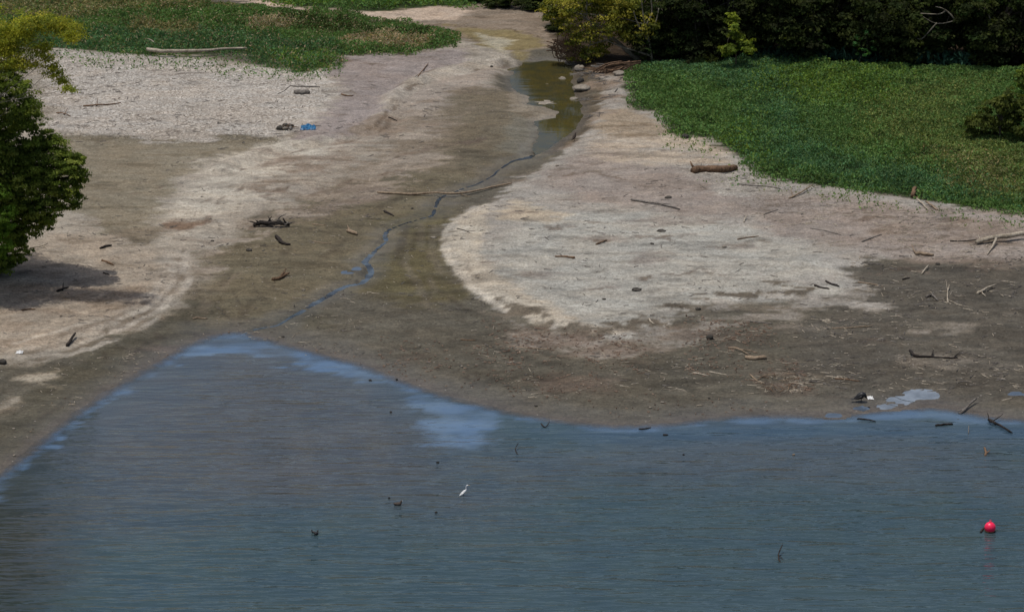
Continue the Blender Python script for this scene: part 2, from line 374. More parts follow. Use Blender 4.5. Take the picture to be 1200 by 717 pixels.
def ground_z(x, y):
    z, d = hbase(x, y)
    near = (np.abs(x) < 75) & (y > 130) & (y < 330)
    xx = x[near]; yy = y[near]; dd = d[near]; zz = z[near]
    amp = sstep(.0, 5., dd)
    zz = zz + amp*(.10*fbm(xx, yy, 9, 3, 3) + .055*fbm(xx, yy, 2.2, 4, 5, .6) + .03*fbm(xx, yy, .7, 3, 9, .7)) + .012*fbm(xx, yy, 1.2, 4, 19)
    # old waterlines: low steps running along the shore
    tt = dd + 1.2*fbm(xx, yy, 7, 3, 15); zz = zz + .03*np.sin(tt*1.9)*sstep(1.5, 6, dd)*sstep(34, 18, dd)
    sdl, wd = stream_depth(xx, yy)
    zz = zz - .11*sstep(wd+.35, wd*.3, sdl) - .12*sstep(7, 0, sdl)*amp
    ds = sdist(POOL, xx, yy); ds = ds + .25 + .4*fbm(xx*.6, yy, 1.2, 4, 2, .6); k = sstep(-1.6, .1, ds); zz = zz*(1-k) + (POOL_Z+.03)*k - .30*sstep(0, .8, ds)
    # lips where the pale silt ends
    zz = zz + .14*sstep(-.3, 1.2, sdist(FAN, xx, yy) + .5*fbm(xx, yy, 3, 4, 41))*amp
    zz = zz + .10*sstep(-.3, 1.5, sdist(LEFTB, xx, yy) + .6*fbm(xx, yy, 3, 4, 42))*amp
    rd, _ = pdist(RIDGE, xx + .5*fbm(xx, yy, 2, 3, 77), yy + .8*fbm(xx, yy, 2.5, 3, 78)); zz = zz + .26*np.exp(-(rd/.6)**2) - .14*np.exp(-((rd-1.4)/.5)**2)
    for i, (cx_, cy_, rx_, ry_, zw_, _m) in enumerate(PUD):
        q = (np.abs(xx-cx_) < rx_*2.2) & (np.abs(yy-cy_) < ry_*2.2)
        if not q.any(): continue
        a_ = xx[q]; b_ = yy[q]; r_ = np.sqrt(((a_-cx_)/rx_)**2+((b_-cy_)/ry_)**2) + .42*fbm(a_, b_*.7, .9, 4, 200+i, .6)
        zz[q] = np.where(r_ < 1, zw_-.05*sstep(1, .7, r_), np.where(r_ < 2, np.maximum(zz[q], zw_+.02*sstep(1, 1.3, r_)+.002), zz[q]))
    z = z.copy(); z[near] = zz
    return z
xs = axis(-53, 53, .15, -2200, 2200, 1.3); ys = axis(143, 304, .36, -600, 4500, 1.3)
me, gx, gy = grid_mesh('ground', xs, ys, ground_z)
_, shore_d = hbase(gx, gy)
col = np.tile(alb(62, 68, 42), (len(gx), 1))
near = (np.abs(gx) < 110) & (gy > 100) & (gy < 340)
X = gx[near]; Y = gy[near]; SD = shore_d[near]
c = np.tile(alb(89, 85, 75), (len(X), 1))
def P(pts, rgb, **k): paint(c, X, Y, poly(pts), alb(*rgb), **k)
# dark mud variations
P([(-60, 560), (60, 440), (220, 340), (330, 300), (380, 380), (250, 388), (150, 430), (0, 540)], (82, 78, 66), feather=1.2, warp=2, seed=1)
P([(230, 300), (330, 250), (420, 215), (520, 175), (610, 150), (625, 180), (560, 215), (500, 250), (440, 290), (400, 330), (320, 372), (250, 380)], (102, 95, 78), feather=1.5, warp=2.5, seed=2)
P([(460, 262), (520, 240), (525, 320), (560, 350), (500, 360), (420, 345)], (88, 82, 60), feather=1.5, warp=2, seed=3)
P([(420, 345), (560, 345), (700, 400), (900, 370), (1010, 400), (900, 450), (700, 470), (540, 440)], (84, 80, 70), feather=1.5, warp=2, seed=4, cut=.8)
P([(980, 310), (1400, 300), (1400, 480), (1000, 480), (900, 440), (960, 360)], (83, 79, 71), feather=1.5, warp=2.5, seed=5)
P([(300, 205), (420, 200), (500, 180), (460, 230), (380, 250), (300, 260)], (121, 110, 98), feather=1.2, warp=2.5, seed=6, cut=.5)
# pale left bank
paint(c, X, Y, LEFTB, alb(136, 125, 109), 1.6, 3., 5, .75, 11)
paint(c, X, Y, LEFTB, alb(158, 147, 129), .8, 2.6, 4, .85, 10, cut=1.6 if False else .99)
paint(c, X, Y, LEFTB, alb(154, 143, 126), .6, 2., 6, .55, 9)
P([(-100, 300), (100, 275), (190, 290), (200, 335), (150, 372), (60, 405), (-100, 430)], (150, 136, 117), feather=1.2, warp=2, seed=12)
P([(60, 58), (380, 85), (400, 112), (360, 140), (320, 168), (180, 162), (60, 152)], (178, 168, 153), feather=.9, warp=1.8, seed=13)
P([(380, 68), (545, 58), (560, 75), (480, 95), (458, 122), (440, 150), (390, 163), (330, 172), (380, 140), (402, 110)], (140, 128, 118), feather=.7, warp=1.2, seed=14)
P([(455, 130), (500, 95), (590, 72), (580, 95), (600, 130), (560, 160), (480, 168)], (147, 134, 119), feather=1., warp=2, seed=15, var=.4)
P([(60, 165), (200, 158), (330, 163), (300, 178), (235, 190), (215, 212), (190, 240), (180, 285), (110, 280), (60, 210)], (124, 115, 97), feather=.7, warp=2., seed=16)
P([(225, 190), (330, 166), (420, 160), (380, 190), (330, 215), (290, 242), (240, 262), (180, 268), (190, 250), (225, 225)], (173, 162, 143), feather=.9, warp=2.2, seed=17, cut=.75)
P([(170, 150), (240, 152), (245, 166), (175, 165)], (165, 155, 140), feather=.4, seed=18)
P([(200, 262), (240, 262), (222, 275), (190, 272)], (118, 100, 84), feather=.4, warp=.8, seed=19)
P([(140, 275), (190, 268), (185, 290), (150, 290)], (118, 108, 92), feather=.5, warp=1, seed=20)
P([(196, 298), (218, 300), (205, 335), (180, 362), (130, 385), (80, 402), (150, 365), (185, 330)], (164, 152, 134), feather=.5, warp=1.1, seed=21, cut=.8)
P([(20, 443), (70, 434), (66, 442), (40, 447), (76, 455), (50, 452)], (150, 138, 118), feather=.25, warp=.5, wscale=1.5, seed=22)
P([(-20, 482), (20, 468), (16, 476), (-20, 488)], (130, 120, 104), feather=.25, warp=.5, seed=23)
P([(470, 125), (560, 98), (600, 112), (606, 160), (560, 192), (470, 205), (400, 222), (360, 232), (430, 175)], (116, 106, 92), feather=1.2, warp=2.6, wscale=5, seed=24, cut=.9)
P([(540, 110), (610, 105), (632, 150), (622, 182), (570, 200), (520, 190)], (100, 93, 78), feather=1.2, warp=2.2, seed=25, op=.85)
P([(0, 300), (90, 320), (190, 340), (150, 372), (60, 400), (0, 410)], (140, 124, 105), feather=1, warp=2.5, seed=26, cut=.5)
P([(300, 180), (390, 165), (470, 130), (520, 110), (500, 140), (430, 180), (350, 215), (300, 222)], (132, 118, 102), feather=.6, warp=2.2, wscale=3, seed=27, cut=.35)
# fan shaped pale delta between stream and meadow
paint(c, X, Y, FAN, alb(116, 108, 96), 1.6, 3., 4, .6, 30, cut=.9); paint(c, X, Y, FAN, alb(148, 140, 127), .32, 1.1, 4, 1, 31)
P([(600, 260), (700, 250), (860, 262), (960, 300), (990, 340), (900, 348), (800, 362), (740, 398), (640, 375), (585, 355), (560, 300)], (158, 152, 138), feather=1.5, warp=2, seed=32)
P([(519, 283), (548, 250), (575, 240), (570, 262), (566, 300), (600, 340), (680, 380), (745, 392), (700, 394), (640, 378), (590, 360), (552, 336)], (170, 158, 138), feather=.4, warp=.7, seed=33)
P([(640, 200), (700, 170), (860, 228), (960, 232), (1200, 258), (1400, 275), (1400, 305), (1000, 305), (860, 258), (740, 248), (640, 225)], (139, 125, 112), feather=1.2, warp=2.5, seed=34, var=.5)
P([(690, 165), (740, 150), (810, 160), (870, 180), (865, 193), (760, 200), (700, 192)], (170, 154, 132), feather=.8, warp=1.5, seed=35, cut=.8)
P([(850, 205), (900, 215), (880, 235), (830, 225)], (158, 150, 136), feather=.6, warp=1, seed=36, cut=.7)
P([(600, 235), (665, 250), (640, 262), (590, 258)], (166, 152, 130), feather=.5, warp=1.2, seed=37)
P([(700, 130), (740, 128), (800, 155), (760, 165), (700, 160)], (146, 130, 108), feather=.6, warp=1.2, seed=38)
P([(1010, 250), (1200, 268), (1200, 292), (1040, 280)], (132, 118, 104), feather=.8, warp=1.5, seed=39, cut=.6)
for k, q in enumerate([(640, 215, 20, 7), (790, 262, 60, 3), (700, 283, 30, 3), (850, 290, 40, 4), (760, 305, 18, 7), (930, 262, 30, 4), (860, 325, 40, 3), (700, 340, 40, 3), (640, 325, 20, 3)]):
    a, b, ra, rb = q; P([(a+ra*math.cos(t), b+rb*math.sin(t)) for t in np.linspace(0, 6.28, 10)], (122, 110, 99), feather=.4, warp=1.6, wscale=2, seed=60+k, op=.6, cut=.6)
P([(560, 345), (640, 368), (700, 382), (760, 372), (850, 345), (990, 330), (1010, 345), (850, 372), (780, 400), (700, 412), (600, 392)], (100, 93, 82), feather=.5, warp=2.2, wscale=2.5, seed=57, cut=.12)
P([(600, 375), (700, 395), (800, 385), (900, 352), (1010, 340), (1010, 360), (860, 385), (760, 412), (680, 416), (600, 396)], (138, 130, 118), feather=.5, warp=2.2, wscale=2.5, seed=58, cut=.2, op=.7)
P([(200, 300), (262, 270), (340, 235), (430, 200), (500, 172), (520, 182), (440, 225), (350, 265), (270, 305), (220, 345), (160, 392), (120, 400)], (134, 122, 106), feather=.5, warp=2.2, wscale=2.5, seed=59, cut=.14)
# pale islands in the dark mud on the right
for k, q in enumerate([(1020, 359, 22, 4, 150), (1083, 388, 20, 3, 130), (1107, 384, 22, 4, 125), (1180, 367, 16, 2.5, 128), (940, 330, 40, 8, 148), (1090, 421, 52, 9, 108), (1140, 405, 30, 4, 118),
                       (715, 412, 28, 5, 128), (690, 402, 40, 6, 134), (1150, 430, 40, 5, 98), (860, 372, 30, 3, 116), (930, 385, 40, 3, 104)]):
    a, b, ra, rb, g = q; P([(a+ra*math.cos(t), b+rb*math.sin(t)) for t in np.linspace(0, 6.28, 12)], (g, g*.94, g*.85), feather=.3, warp=.9, wscale=2, seed=80+k, cut=.9)
# reddish bark and shell litter
for k, q in enumerate([(830, 395, 60, 16), (920, 450, 40, 16), (720, 405, 60, 12), (640, 395, 50, 10), (1000, 400, 60, 8), (670, 450, 60, 10), (430, 415, 60, 5), (230, 420, 70, 6)]):
    a, b, ra, rb = q; P([(a+ra*math.cos(t), b+rb*math.sin(t)) for t in np.linspace(0, 6.28, 12)], (102, 87, 77), feather=1., warp=2, wscale=2.5, seed=100+k, op=.5, cut=.45)
# upper channel and far sand
P([(470, 8), (560, -10), (650, 0), (650, 50), (625, 64), (590, 62), (545, 45), (500, 33), (430, 22)], (126, 113, 97), feather=.6, warp=1.2, seed=41)
P([(520, 30), (600, 38), (640, 52), (610, 66), (585, 60), (548, 42)], (122, 110, 78), feather=.5, warp=1, seed=42)
P([(380, 10), (440, 14), (530, 5), (560, 12), (530, 24), (470, 24), (400, 20), (320, 8), (230, -4), (230, -12), (330, 0)], (172, 152, 130), feather=.5, warp=1, seed=43)
P([(560, 40), (600, 48), (598, 66), (575, 60)], (158, 148, 124), feather=.4, warp=.8, seed=44)
P([(672, 70), (735, 80), (725, 115), (700, 150), (660, 172), (682, 130)], (128, 112, 96), feather=.6, warp=1.2, seed=45, cut=.9)
P([(680, 118), (705, 100), (712, 116), (690, 145), (664, 165)], (92, 82, 66), feather=.5, warp=1.0, seed=46)
P([(664, 66), (690, 78), (684, 100), (690, 125), (684, 150), (664, 168), (640, 182), (660, 155), (678, 135), (672, 110)], (84, 75, 60), feather=.4, warp=.8, seed=49)
P([(600, 100), (620, 106), (655, 124), (652, 134), (628, 138), (600, 132), (596, 110)], (126, 116, 100), feather=.3, warp=.4, wscale=2, seed=47)
P([(600, 134), (628, 140), (630, 160), (615, 180), (585, 175)], (110, 106, 94), feather=.5, warp=.7, seed=48)
def line(pts, w_, rgb, seed=0, op=.8, cut=None, wob_=.35):
    L_ = np.array([ground_pt(*p)[:2] for p in pts]); m = (X > L_[:, 0].min()-3) & (X < L_[:, 0].max()+3) & (Y > L_[:, 1].min()-4) & (Y < L_[:, 1].max()+4)
    xx = X[m]; yy = Y[m]; d_, _ = pdist(L_, xx+wob_*fbm(xx, yy, 1.4, 4, seed, .65), yy+wob_*2.4*fbm(xx, yy, 1.6, 4, seed+1, .65))
    a = sstep(w_, w_*.35, d_)*op
    if cut: a = a*sstep(-.1, .25, fbm(xx, yy, cut, 3, seed+2))
    c[m] = c[m]*(1-a[:, None])+alb(*rgb)*a[:, None]
RIDGE_PX = [(596, 72), (560, 78), (520, 88), (488, 98), (462, 114), (452, 135), (440, 150), (400, 160), (350, 170), (300, 182), (262, 200)]
line(RIDGE_PX, 1.3, (168, 156, 138), 1, .7, 3, .6); line([(a, b+3) for a, b in RIDGE_PX], .24, (100, 88, 76), 2, .7, 2.5, .3); line([(a-7, b-4) for a, b in RIDGE_PX[:8]], .28, (100, 88, 76), 3, .7, 2, .35); line([(a+5, b+8) for a, b in RIDGE_PX[3:]], .26, (104, 92, 80), 4, .7, 1.6, .4)
for k in range(7):      # wheel-like old waterlines on the lower left bank
    o = k*6-14; line([(214+o*.5, 296), (208+o*.6, 325+o*.2), (185+o*.8, 355+o*.3), (140+o, 378+o*.4), (90+o, 396+o*.5), (30+o, 412+o*.6)], .36, (108, 97, 84) if k % 2 else (176, 164, 146), 10+k, .6, 5, .2)
for k, q in enumerate([[(262, 275), (285, 245), (330, 222), (380, 205)], [(240, 262), (262, 235), (300, 212)], [(290, 268), (330, 240), (400, 215), (470, 200)], [(470, 185), (505, 172), (560, 165), (596, 150)], [(420, 72), (440, 76), (462, 78)], [(404, 70), (415, 76)],
                       [(640, 210), (700, 205), (760, 222)], [(700, 285), (745, 279), (790, 285)], [(770, 285), (830, 270), (870, 262)], [(830, 205), (860, 214), (900, 217), (940, 226)], [(985, 262), (1040, 258), (1110, 262), (1200, 262)], [(640, 268), (700, 262)], [(740, 330), (800, 322), (850, 318)], [(690, 340), (760, 345)]]):
    line(q, .36, (100, 88, 78), 30+k, .7, 1.5, .5)
line([(519, 281), (530, 262), (545, 250), (572, 237)], .35, (180, 168, 148), 60, .6); line([(519, 285), (531, 311), (555, 338), (590, 361)], .4, (182, 170, 150), 61, .7); line([(530, 268), (533, 296), (552, 322), (590, 346)], .2, (128, 116, 100), 62, .5, 3)
line([(545, 258), (546, 285), (562, 308), (600, 334)], .2, (178, 168, 150), 63, .5, 3)
for k in range(6):
    o = k*13; line([(508-o*.5, 262), (506-o*.6, 300+o*.1), (528-o*.5, 342+o*.3), (580-o*.2, 375+o*.4), (660, 402+o*.5), (740, 414+o*.5), (850, 408+o*.6), (960, 400+o*.8)], .4, (68, 62, 53) if k % 2 else (106, 99, 86), 120+k, .5, 5, .3)
for k, q in enumerate([[(560, 120), (500, 175), (430, 215), (380, 240)], [(575, 150), (520, 200), (450, 240), (380, 300)], [(330, 262), (280, 320), (230, 370)], [(360, 270), (310, 330), (280, 375)], [(240, 300), (215, 345), (160, 395), (60, 455), (-20, 500)], [(270, 320), (225, 370), (150, 420), (40, 500)]]):
    line(q, .45, (70, 63, 53) if k % 2 else (118, 108, 94), 140+k, .45, 4, .5)
line([(480, 34), (540, 40), (600, 44)], .3, (80, 66, 48), 64, .7, 3); line([(440, 24), (520, 30), (600, 36), (640, 46)], .2, (84, 70, 54), 65, .7, 2)
rr = random.Random(4)
for k in range(26):
    x0 = rr.uniform(380, 1150); y0 = rr.uniform(395, 450); q = [(x0+rr.uniform(-8, 8)*i, y0+i*rr.uniform(6, 11)) for i in range(5)]; line(q, .16, (70, 64, 56), 200+k, .5, 2, .3)
for k in range(16):
    x0 = rr.uniform(100, 330); y0 = 330+(330-x0)*.35+rr.uniform(-20, 10); q = [(x0+i*rr.uniform(2, 10), y0+i*rr.uniform(4, 9)) for i in range(6)]; line(q, .16, (68, 61, 52), 240+k, .5, 2, .3)
for k in range(34):
    x0 = rr.uniform(560, 1150); y0 = rr.uniform(190, 330); L0 = rr.uniform(20, 80); line([(x0+L0*t, y0+rr.uniform(-2, 2)+t*rr.uniform(-8, 8)) for t in (0, .3, .6, 1)], .22, (104, 93, 83), 270+k, .6, 1.5, .3)
for k in range(26):
    x0 = rr.uniform(90, 420); y0 = rr.uniform(75, 260); L0 = rr.uniform(15, 60); line([(x0+L0*t, y0+rr.uniform(-2, 2)+t*rr.uniform(-8, 4)) for t in (0, .3, .6, 1)], .22, (106, 95, 84), 310+k, .6, 1.5, .3)
# soil under plants and trees
paint(c, X, Y, G1, alb(48, 58, 30), .5, 1.4, 3, 1, 51); paint(c, X, Y, G0, alb(48, 60, 32), .5, 1.2, 3, 1, 52)
paint(c, X, Y, G2, alb(40, 52, 27), .6, 1.3, 3, 1, 53); paint(c, X, Y, FOREST, alb(52, 42, 30), .8, 1.5, 4, 1, 54)
# old waterlines parallel to the shore
tt = SD + 1.0*fbm(X, Y, 6, 4, 15, .6); band = np.sin(tt*3.1)*.5+np.sin(tt*7.3+1)*.5
wgt = sstep(.5, 3, SD)*sstep(30, 12, SD); c *= (1+.12*band*wgt)[:, None]
s1 = fbm(X*.33, Y, 1.0, 5, 90, .72); s2 = fbm(X*.45, Y*.9, 5, 4, 94, .6)
c *= (1+.20*s1+.14*s2)[:, None]
s3 = sstep(.12, .42, fbm(X*.28, Y*.95, .9, 4, 97, .7))*sstep(.0, .35, fbm(X, Y*.8, 5, 3, 98)+.15); c *= (1-.30*s3)[:, None]      # thin dark silt streaks
# water margin: wet brown pink silt
m_ = sstep(1.1, .1, SD + .9*fbm(X*.5, Y, 1.6, 5, 91, .7)); c = c*(1-.5*m_[:, None]) + alb(88, 81, 77)*.5*m_[:, None]
k_ = sstep(.11, .22, c.mean(1))[:, None]      # the dried silt is greyer than the wet mud
col[near] = c*(np.array([.945, 1.0, 1.08])*.98*k_ + np.array([1.0, 1.0, .985])*.90*(1-k_))
set_col(me, 'mud', col)
ck = np.zeros(len(gx)); wt = np.zeros(len(gx))
Cp = poly([(40, 56), (180, 62), (380, 88), (405, 112), (370, 140), (330, 172), (180, 172), (60, 165), (-80, 100)])
Cp2 = poly([(800, 165), (900, 210), (1000, 235), (980, 262), (860, 250), (780, 190)])
ck[near] = np.clip(sstep(-1, 2.5, sdist(Cp, X, Y)) + .45*sstep(-1, 2, sdist(Cp2, X, Y)) + .18*sstep(0, 2, sdist(FAN, X, Y)) + .15*sstep(0, 2, sdist(LEFTB, X, Y)), 0, 1)
sdl, wd = stream_depth(X, Y)
wt[near] = np.clip(sstep(4.5, 0., SD+1.5*fbm(X, Y, 2.5, 4, 92)) + sstep(2.2, .2, sdl+.7*fbm(X, Y, 1.5, 4, 93)) + sstep(-1.5, 0, sdist(POOL, X, Y)), 0, 1)
set_f(me, 'crack', ck); set_f(me, 'wet', wt)
tag(link('ground', me, M_GROUND), kind='structure')
GZ = lambda x, y: float(ground_z(np.array([float(x)]), np.array([float(y)]))[0])
def gp(px, py, h=0.):
    """point h metres above the ground that shows at this place of the photograph"""
    p = ground_pt(px, py)
    for _ in range(4): p = at_z(px, py, GZ(p[0], p[1]))
    return Vector((p[0], p[1], GZ(p[0], p[1])+h))

# ------------------------------------------------------------------ lake, pool, stream, puddles
xs = axis(-42, 42, .35, -1600, 1600, 1.35); ys = axis(141, 212, .35, -900, 230, 1.35)
me, x, y = grid_mesh('lake', xs, ys, lambda x, y: np.zeros_like(x))
sd = sdist(SH, x, y)
col = np.tile(np.array([.034, .060, .066]), (len(x), 1))
def W(pts, rgb, **k): paint(col, x, y, [at_z(*p)[:2] for p in pts], np.array(rgb), **k)
W([(-400, 760), (-60, 560), (60, 480), (200, 405), (330, 400), (470, 450), (560, 500), (640, 540), (560, 600), (330, 610), (100, 640), (-100, 760)], (.048, .062, .070), feather=5, warp=5, wscale=9, seed=1)
W([(120, 470), (250, 400), (400, 420), (470, 460), (500, 520), (480, 560), (330, 580), (160, 540)], (.060, .066, .069), feather=4, warp=4, wscale=8, seed=2)
W([(500, 545), (700, 510), (1000, 500), (1200, 505), (1200, 560), (900, 560), (600, 580)], (.050, .066, .074), feather=4, warp=4, wscale=8, seed=3)
W([(-200, 600), (0, 575), (40, 620), (50, 717), (-100, 800)], (.030, .032, .024), feather=2.5, warp=3, seed=9, op=.6)  # dark reflection of the left bank trees, painted into the water colour
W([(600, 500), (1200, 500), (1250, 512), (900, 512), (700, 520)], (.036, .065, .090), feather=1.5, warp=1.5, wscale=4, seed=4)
SKY_SHEEN = (.095, .155, .240)  # blue sky sheen along the shore, painted into the water colour
W([(-60, 612), (20, 538), (110, 466), (195, 415), (225, 398), (275, 385), (310, 392), (420, 425), (455, 440), (430, 442), (330, 417), (250, 414), (210, 418), (160, 445), (100, 486), (30, 545), (-60, 625)], SKY_SHEEN, feather=.3, warp=1.2, wscale=2.5, seed=5, cut=.98, op=.95)
W([(450, 436), (500, 453), (570, 473), (650, 490), (740, 497), (820, 490), (830, 494), (740, 505), (660, 500), (600, 492), (590, 500), (580, 522), (540, 527), (505, 518), (500, 490), (470, 462)], SKY_SHEEN, feather=.5, warp=1.3, wscale=2.5, seed=6, cut=.9, op=.9)
W([(505, 490), (575, 492), (582, 520), (545, 526), (508, 518)], (.11, .175, .26), feather=.5, warp=1.2, wscale=2.5, seed=7, cut=.8, op=.8)  # brighter patch of the painted sky sheen
W([(850, 484), (950, 486), (1090, 474), (1200, 488), (1200, 498), (1090, 490), (960, 494), (860, 494)], (.09, .145, .22), feather=.4, warp=.8, wscale=2.5, seed=8, var=.5)  # sky sheen painted along the right shore
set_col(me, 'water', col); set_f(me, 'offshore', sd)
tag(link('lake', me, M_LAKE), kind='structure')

def flat_poly(name, pts, z, mat):
    mb = bpy.data.meshes.new(name); mb.from_pydata([(p[0], p[1], z) for p in pts], [], [tuple(range(len(pts)))]); mb.update()
    return tag(link(name, mb, mat), kind='structure')
pc = np.mean(np.array(POOL), 0); pz = float(hbase(np.array([pc[0]]), np.array([pc[1]]))[0][0])
grow = []
for i in range(len(POOL)):
    a = np.array(POOL[i-1]); b = np.array(POOL[(i+1) % len(POOL)]); t = b-a; nrm = np.array([t[1], -t[0]])/np.hypot(*t)
    p = np.array(POOL[i])
    if sdist(POOL, np.array([p[0]+nrm[0]*.3]), np.array([p[1]+nrm[1]*.3]))[0] > 0: nrm = -nrm
    grow.append(p+nrm*.6)
flat_poly('pool', grow, POOL_Z, M_POOL)
path = smooth_path([(s[0], s[1], s[2]) for s in STREAM], 6); vs = []; fs = []
for i, p in enumerate(path):
    t = (path[min(i+1, len(path)-1)]-path[max(i-1, 0)]); t.z = 0; t.normalize(); nrm = Vector((-t.y, t.x, 0)); wd_ = p.z*(1+.6*random.uniform(-1, 1))+.05
    wd_ *= .6 if i < len(path)*.55 and i > 12 else 1.1
    if i > len(path)*.88: wd_ *= .55
    if .55 < i/len(path) < .85: wd_ *= 1.25
    z = GZ(p.x, p.y)+.028
    for s_ in (-1, 1): vs.append((p.x+nrm.x*wd_*s_, p.y+nrm.y*wd_*s_, z))
    if i and not ((i < len(path)*.6 or i > len(path)*.86) and random.random() < .10): k = 2*i; fs.append((k-2, k, k+1, k-1))
me = bpy.data.meshes.new('stream'); me.from_pydata(vs, [], fs); me.update(); me.materials.append(M_STREAM); me.materials.append(M_TRICKLE)
for p_ in me.polygons: p_.material_index = 1 if p_.index < len(me.polygons)*.42 else 0
tag(link('stream', me, None), kind='structure')
for (cx_, cy_, rx_, ry_, zw_, m_k) in PUD:
    pts = [(cx_+rx_*1.35*math.cos(t), cy_+ry_*1.35*math.sin(t)) for t in np.linspace(0, 2*math.pi, 25)[:-1]]
    flat_poly('puddle', pts, zw_, M_PUDDLE if m_k == 'p' else M_PUDDLE2)

# ------------------------------------------------------------------ leaves
def leaves_mesh(name, cen, nrm, size, colr, aspect=1.6):
    """one kite shaped, slightly folded leaf (two triangles) per row; arrays (n,3),(n,3),(n,),(n,3)"""
    n_ = len(cen); nrm = nrm/np.linalg.norm(nrm, axis=1)[:, None]
    r = RNG.normal(size=(n_, 3)); u = np.cross(nrm, r); u /= np.linalg.norm(u, axis=1)[:, None]+1e-9; v = np.cross(nrm, u)
    L = size[:, None]*aspect*.5; Wd = size[:, None]*.5
    a = cen-u*L; b = cen+v*Wd+nrm*Wd*.25; c_ = cen+u*L; d = cen-v*Wd+nrm*Wd*.25
    vv = np.stack([a, b, c_, d], 1).reshape(-1, 3); i = np.arange(n_)*4
    f = np.concatenate([np.stack([i, i+1, i+2], 1), np.stack([i, i+2, i+3], 1)])
    me = fast_mesh(name, vv, f, 3); set_col(me, 'leaf', np.repeat(colr, 4, 0)); return me

def veg_patch(name, label, cat, polyg, per_m2, size, hmax, zones, seed, warp=1.8, margin=.3, fade=4.5, asp=2.4, upr=.45, straw=.0):
    Pn = np.array(polyg); lo = np.maximum(Pn.min(0), (-58, 0)); hi = np.minimum(Pn.max(0), (58, 312))
    N = int((hi[0]-lo[0])*(hi[1]-lo[1])*per_m2)
    x = RNG.uniform(lo[0], hi[0], N); y = RNG.uniform(lo[1], hi[1], N)
    d = sdist(polyg, x, y) + warp*fbm(x, y*.7, 3, 4, seed)
    dens = sstep(-margin-.9, fade*.5, d); clump = fbm(x, y, .9, 3, seed+4, .6); keep = (RNG.random(N) < dens*(.62+.6*clump+.3)) & (dens > 0)
    x = x[keep]; y = y[keep]; d = d[keep]; n_ = len(x)
    hh = hmax*(.35+.65*sstep(-.5, .6, fbm(x, y, 1.3, 3, seed+9, .6)))*(.8+.5*fbm(x, y, 7, 2, seed+12))*sstep(-.8, 2.5, d+.6)*(1+.9*sstep(.25, .6, fbm(x, y, 2.1, 4, seed+41, .65)))
    z = ground_z(x, y) + hh*np.sqrt(RNG.random(n_)) + .03
    cen = np.stack([x, y, z], 1)
    nr = RNG.normal(size=(n_, 3))*np.array([.8, .8, .35]) + np.array([0, -.2, upr])
    colr = np.tile(zones[0], (n_, 1))
    for (pp, cc, op, wv_) in zones[1:]:
        k = sstep(-wv_, wv_, sdist(poly(pp), x, y)+2.2*fbm(x, y, 4, 4, seed+21, .6))*op
        sel_ = RNG.random(n_) < k; colr[sel_] = cc
    sel_ = RNG.random(n_) < straw; colr[sel_] = g_tan*.9
    colr = colr*(1+.35*fbm(x, y, 1.6, 3, seed+31))[:, None]*RNG.uniform(.7, 1.35, n_)[:, None]
    colr[:, 0] *= RNG.uniform(.85, 1.25, n_)
    sz = size*RNG.uniform(.6, 1.4, n_)
    me = leaves_mesh(name, cen, nr, sz, colr, asp)
    return tag(link(name, me, M_HERB), label, cat, None, 'stuff')
g_blue = np.array([.080, .166, .068]); g_mid = np.array([.102, .186, .052]); g_yel = np.array([.135, .22, .036]); g_oliv = np.array([.150, .20, .058]); g_tan = np.array([.36, .30, .18]); g_brn = np.array([.24, .23, .10])
veg_patch('meadow_plants', 'dense low green weeds covering the meadow in front of the dark forest edge', 'ground cover', G2, 175, .10, .75,
          [g_mid, ([(735, 70), (900, 120), (870, 190), (1000, 222), (1300, 250), (1300, 235), (1000, 190), (930, 150), (930, 60)], g_blue, .85, 3),
           ([(900, 80), (1060, 85), (1060, 120), (960, 125), (900, 110)], g_yel, .6, 3), ([(1060, 100), (1160, 96), (1120, 150), (1150, 180), (1000, 170), (1030, 125)], g_oliv, .75, 3),
           ([(1090, 160), (1400, 165), (1400, 225), (1220, 240), (1150, 225), (1080, 190)], g_oliv, .8, 3), ([(1100, 180), (1200, 190), (1180, 228), (1120, 215)], g_brn, .45, 2),
           ([(840, 170), (900, 200), (880, 140)], g_yel, .35, 2)], 200)
veg_patch('marsh_grass', 'tall green and tan weeds on the strip above the cracked left bank', 'ground cover', G1, 190, .085, .95,
          [g_mid, ([(0, 40), (240, 35), (400, 55), (380, 90), (180, 66), (0, 60)], g_blue, .8, 1.5), ([(-200, -20), (330, -10), (300, 13), (180, 11), (100, 24), (-200, 20)], g_brn, .75, 1.5),
           ([(330, 22), (420, 30), (500, 42), (400, 42), (330, 36)], np.array([.045, .062, .018]), .7, 1.5),
           ([(398, 43), (440, 43), (495, 50), (480, 60), (405, 56)], g_tan, .8, .8), ([(300, 24), (335, 26), (335, 38), (300, 40)], g_tan, .75, .8), ([(150, 28), (240, 32), (230, 44), (160, 40)], g_brn, .7, 1),
           ([(330, 66), (390, 66), (386, 84), (350, 86)], g_yel, .4, 1)], 300, 2., .3, 4, 3.2, .35, .12)
veg_patch('far_weeds', 'strip of green weeds beyond the far pale sand at the top of the picture', 'ground cover', G0, 80, .14, .7, [g_mid, ([(300, -5), (540, -5), (540, 8), (300, 8)], g_yel, .4, 2)], 400)
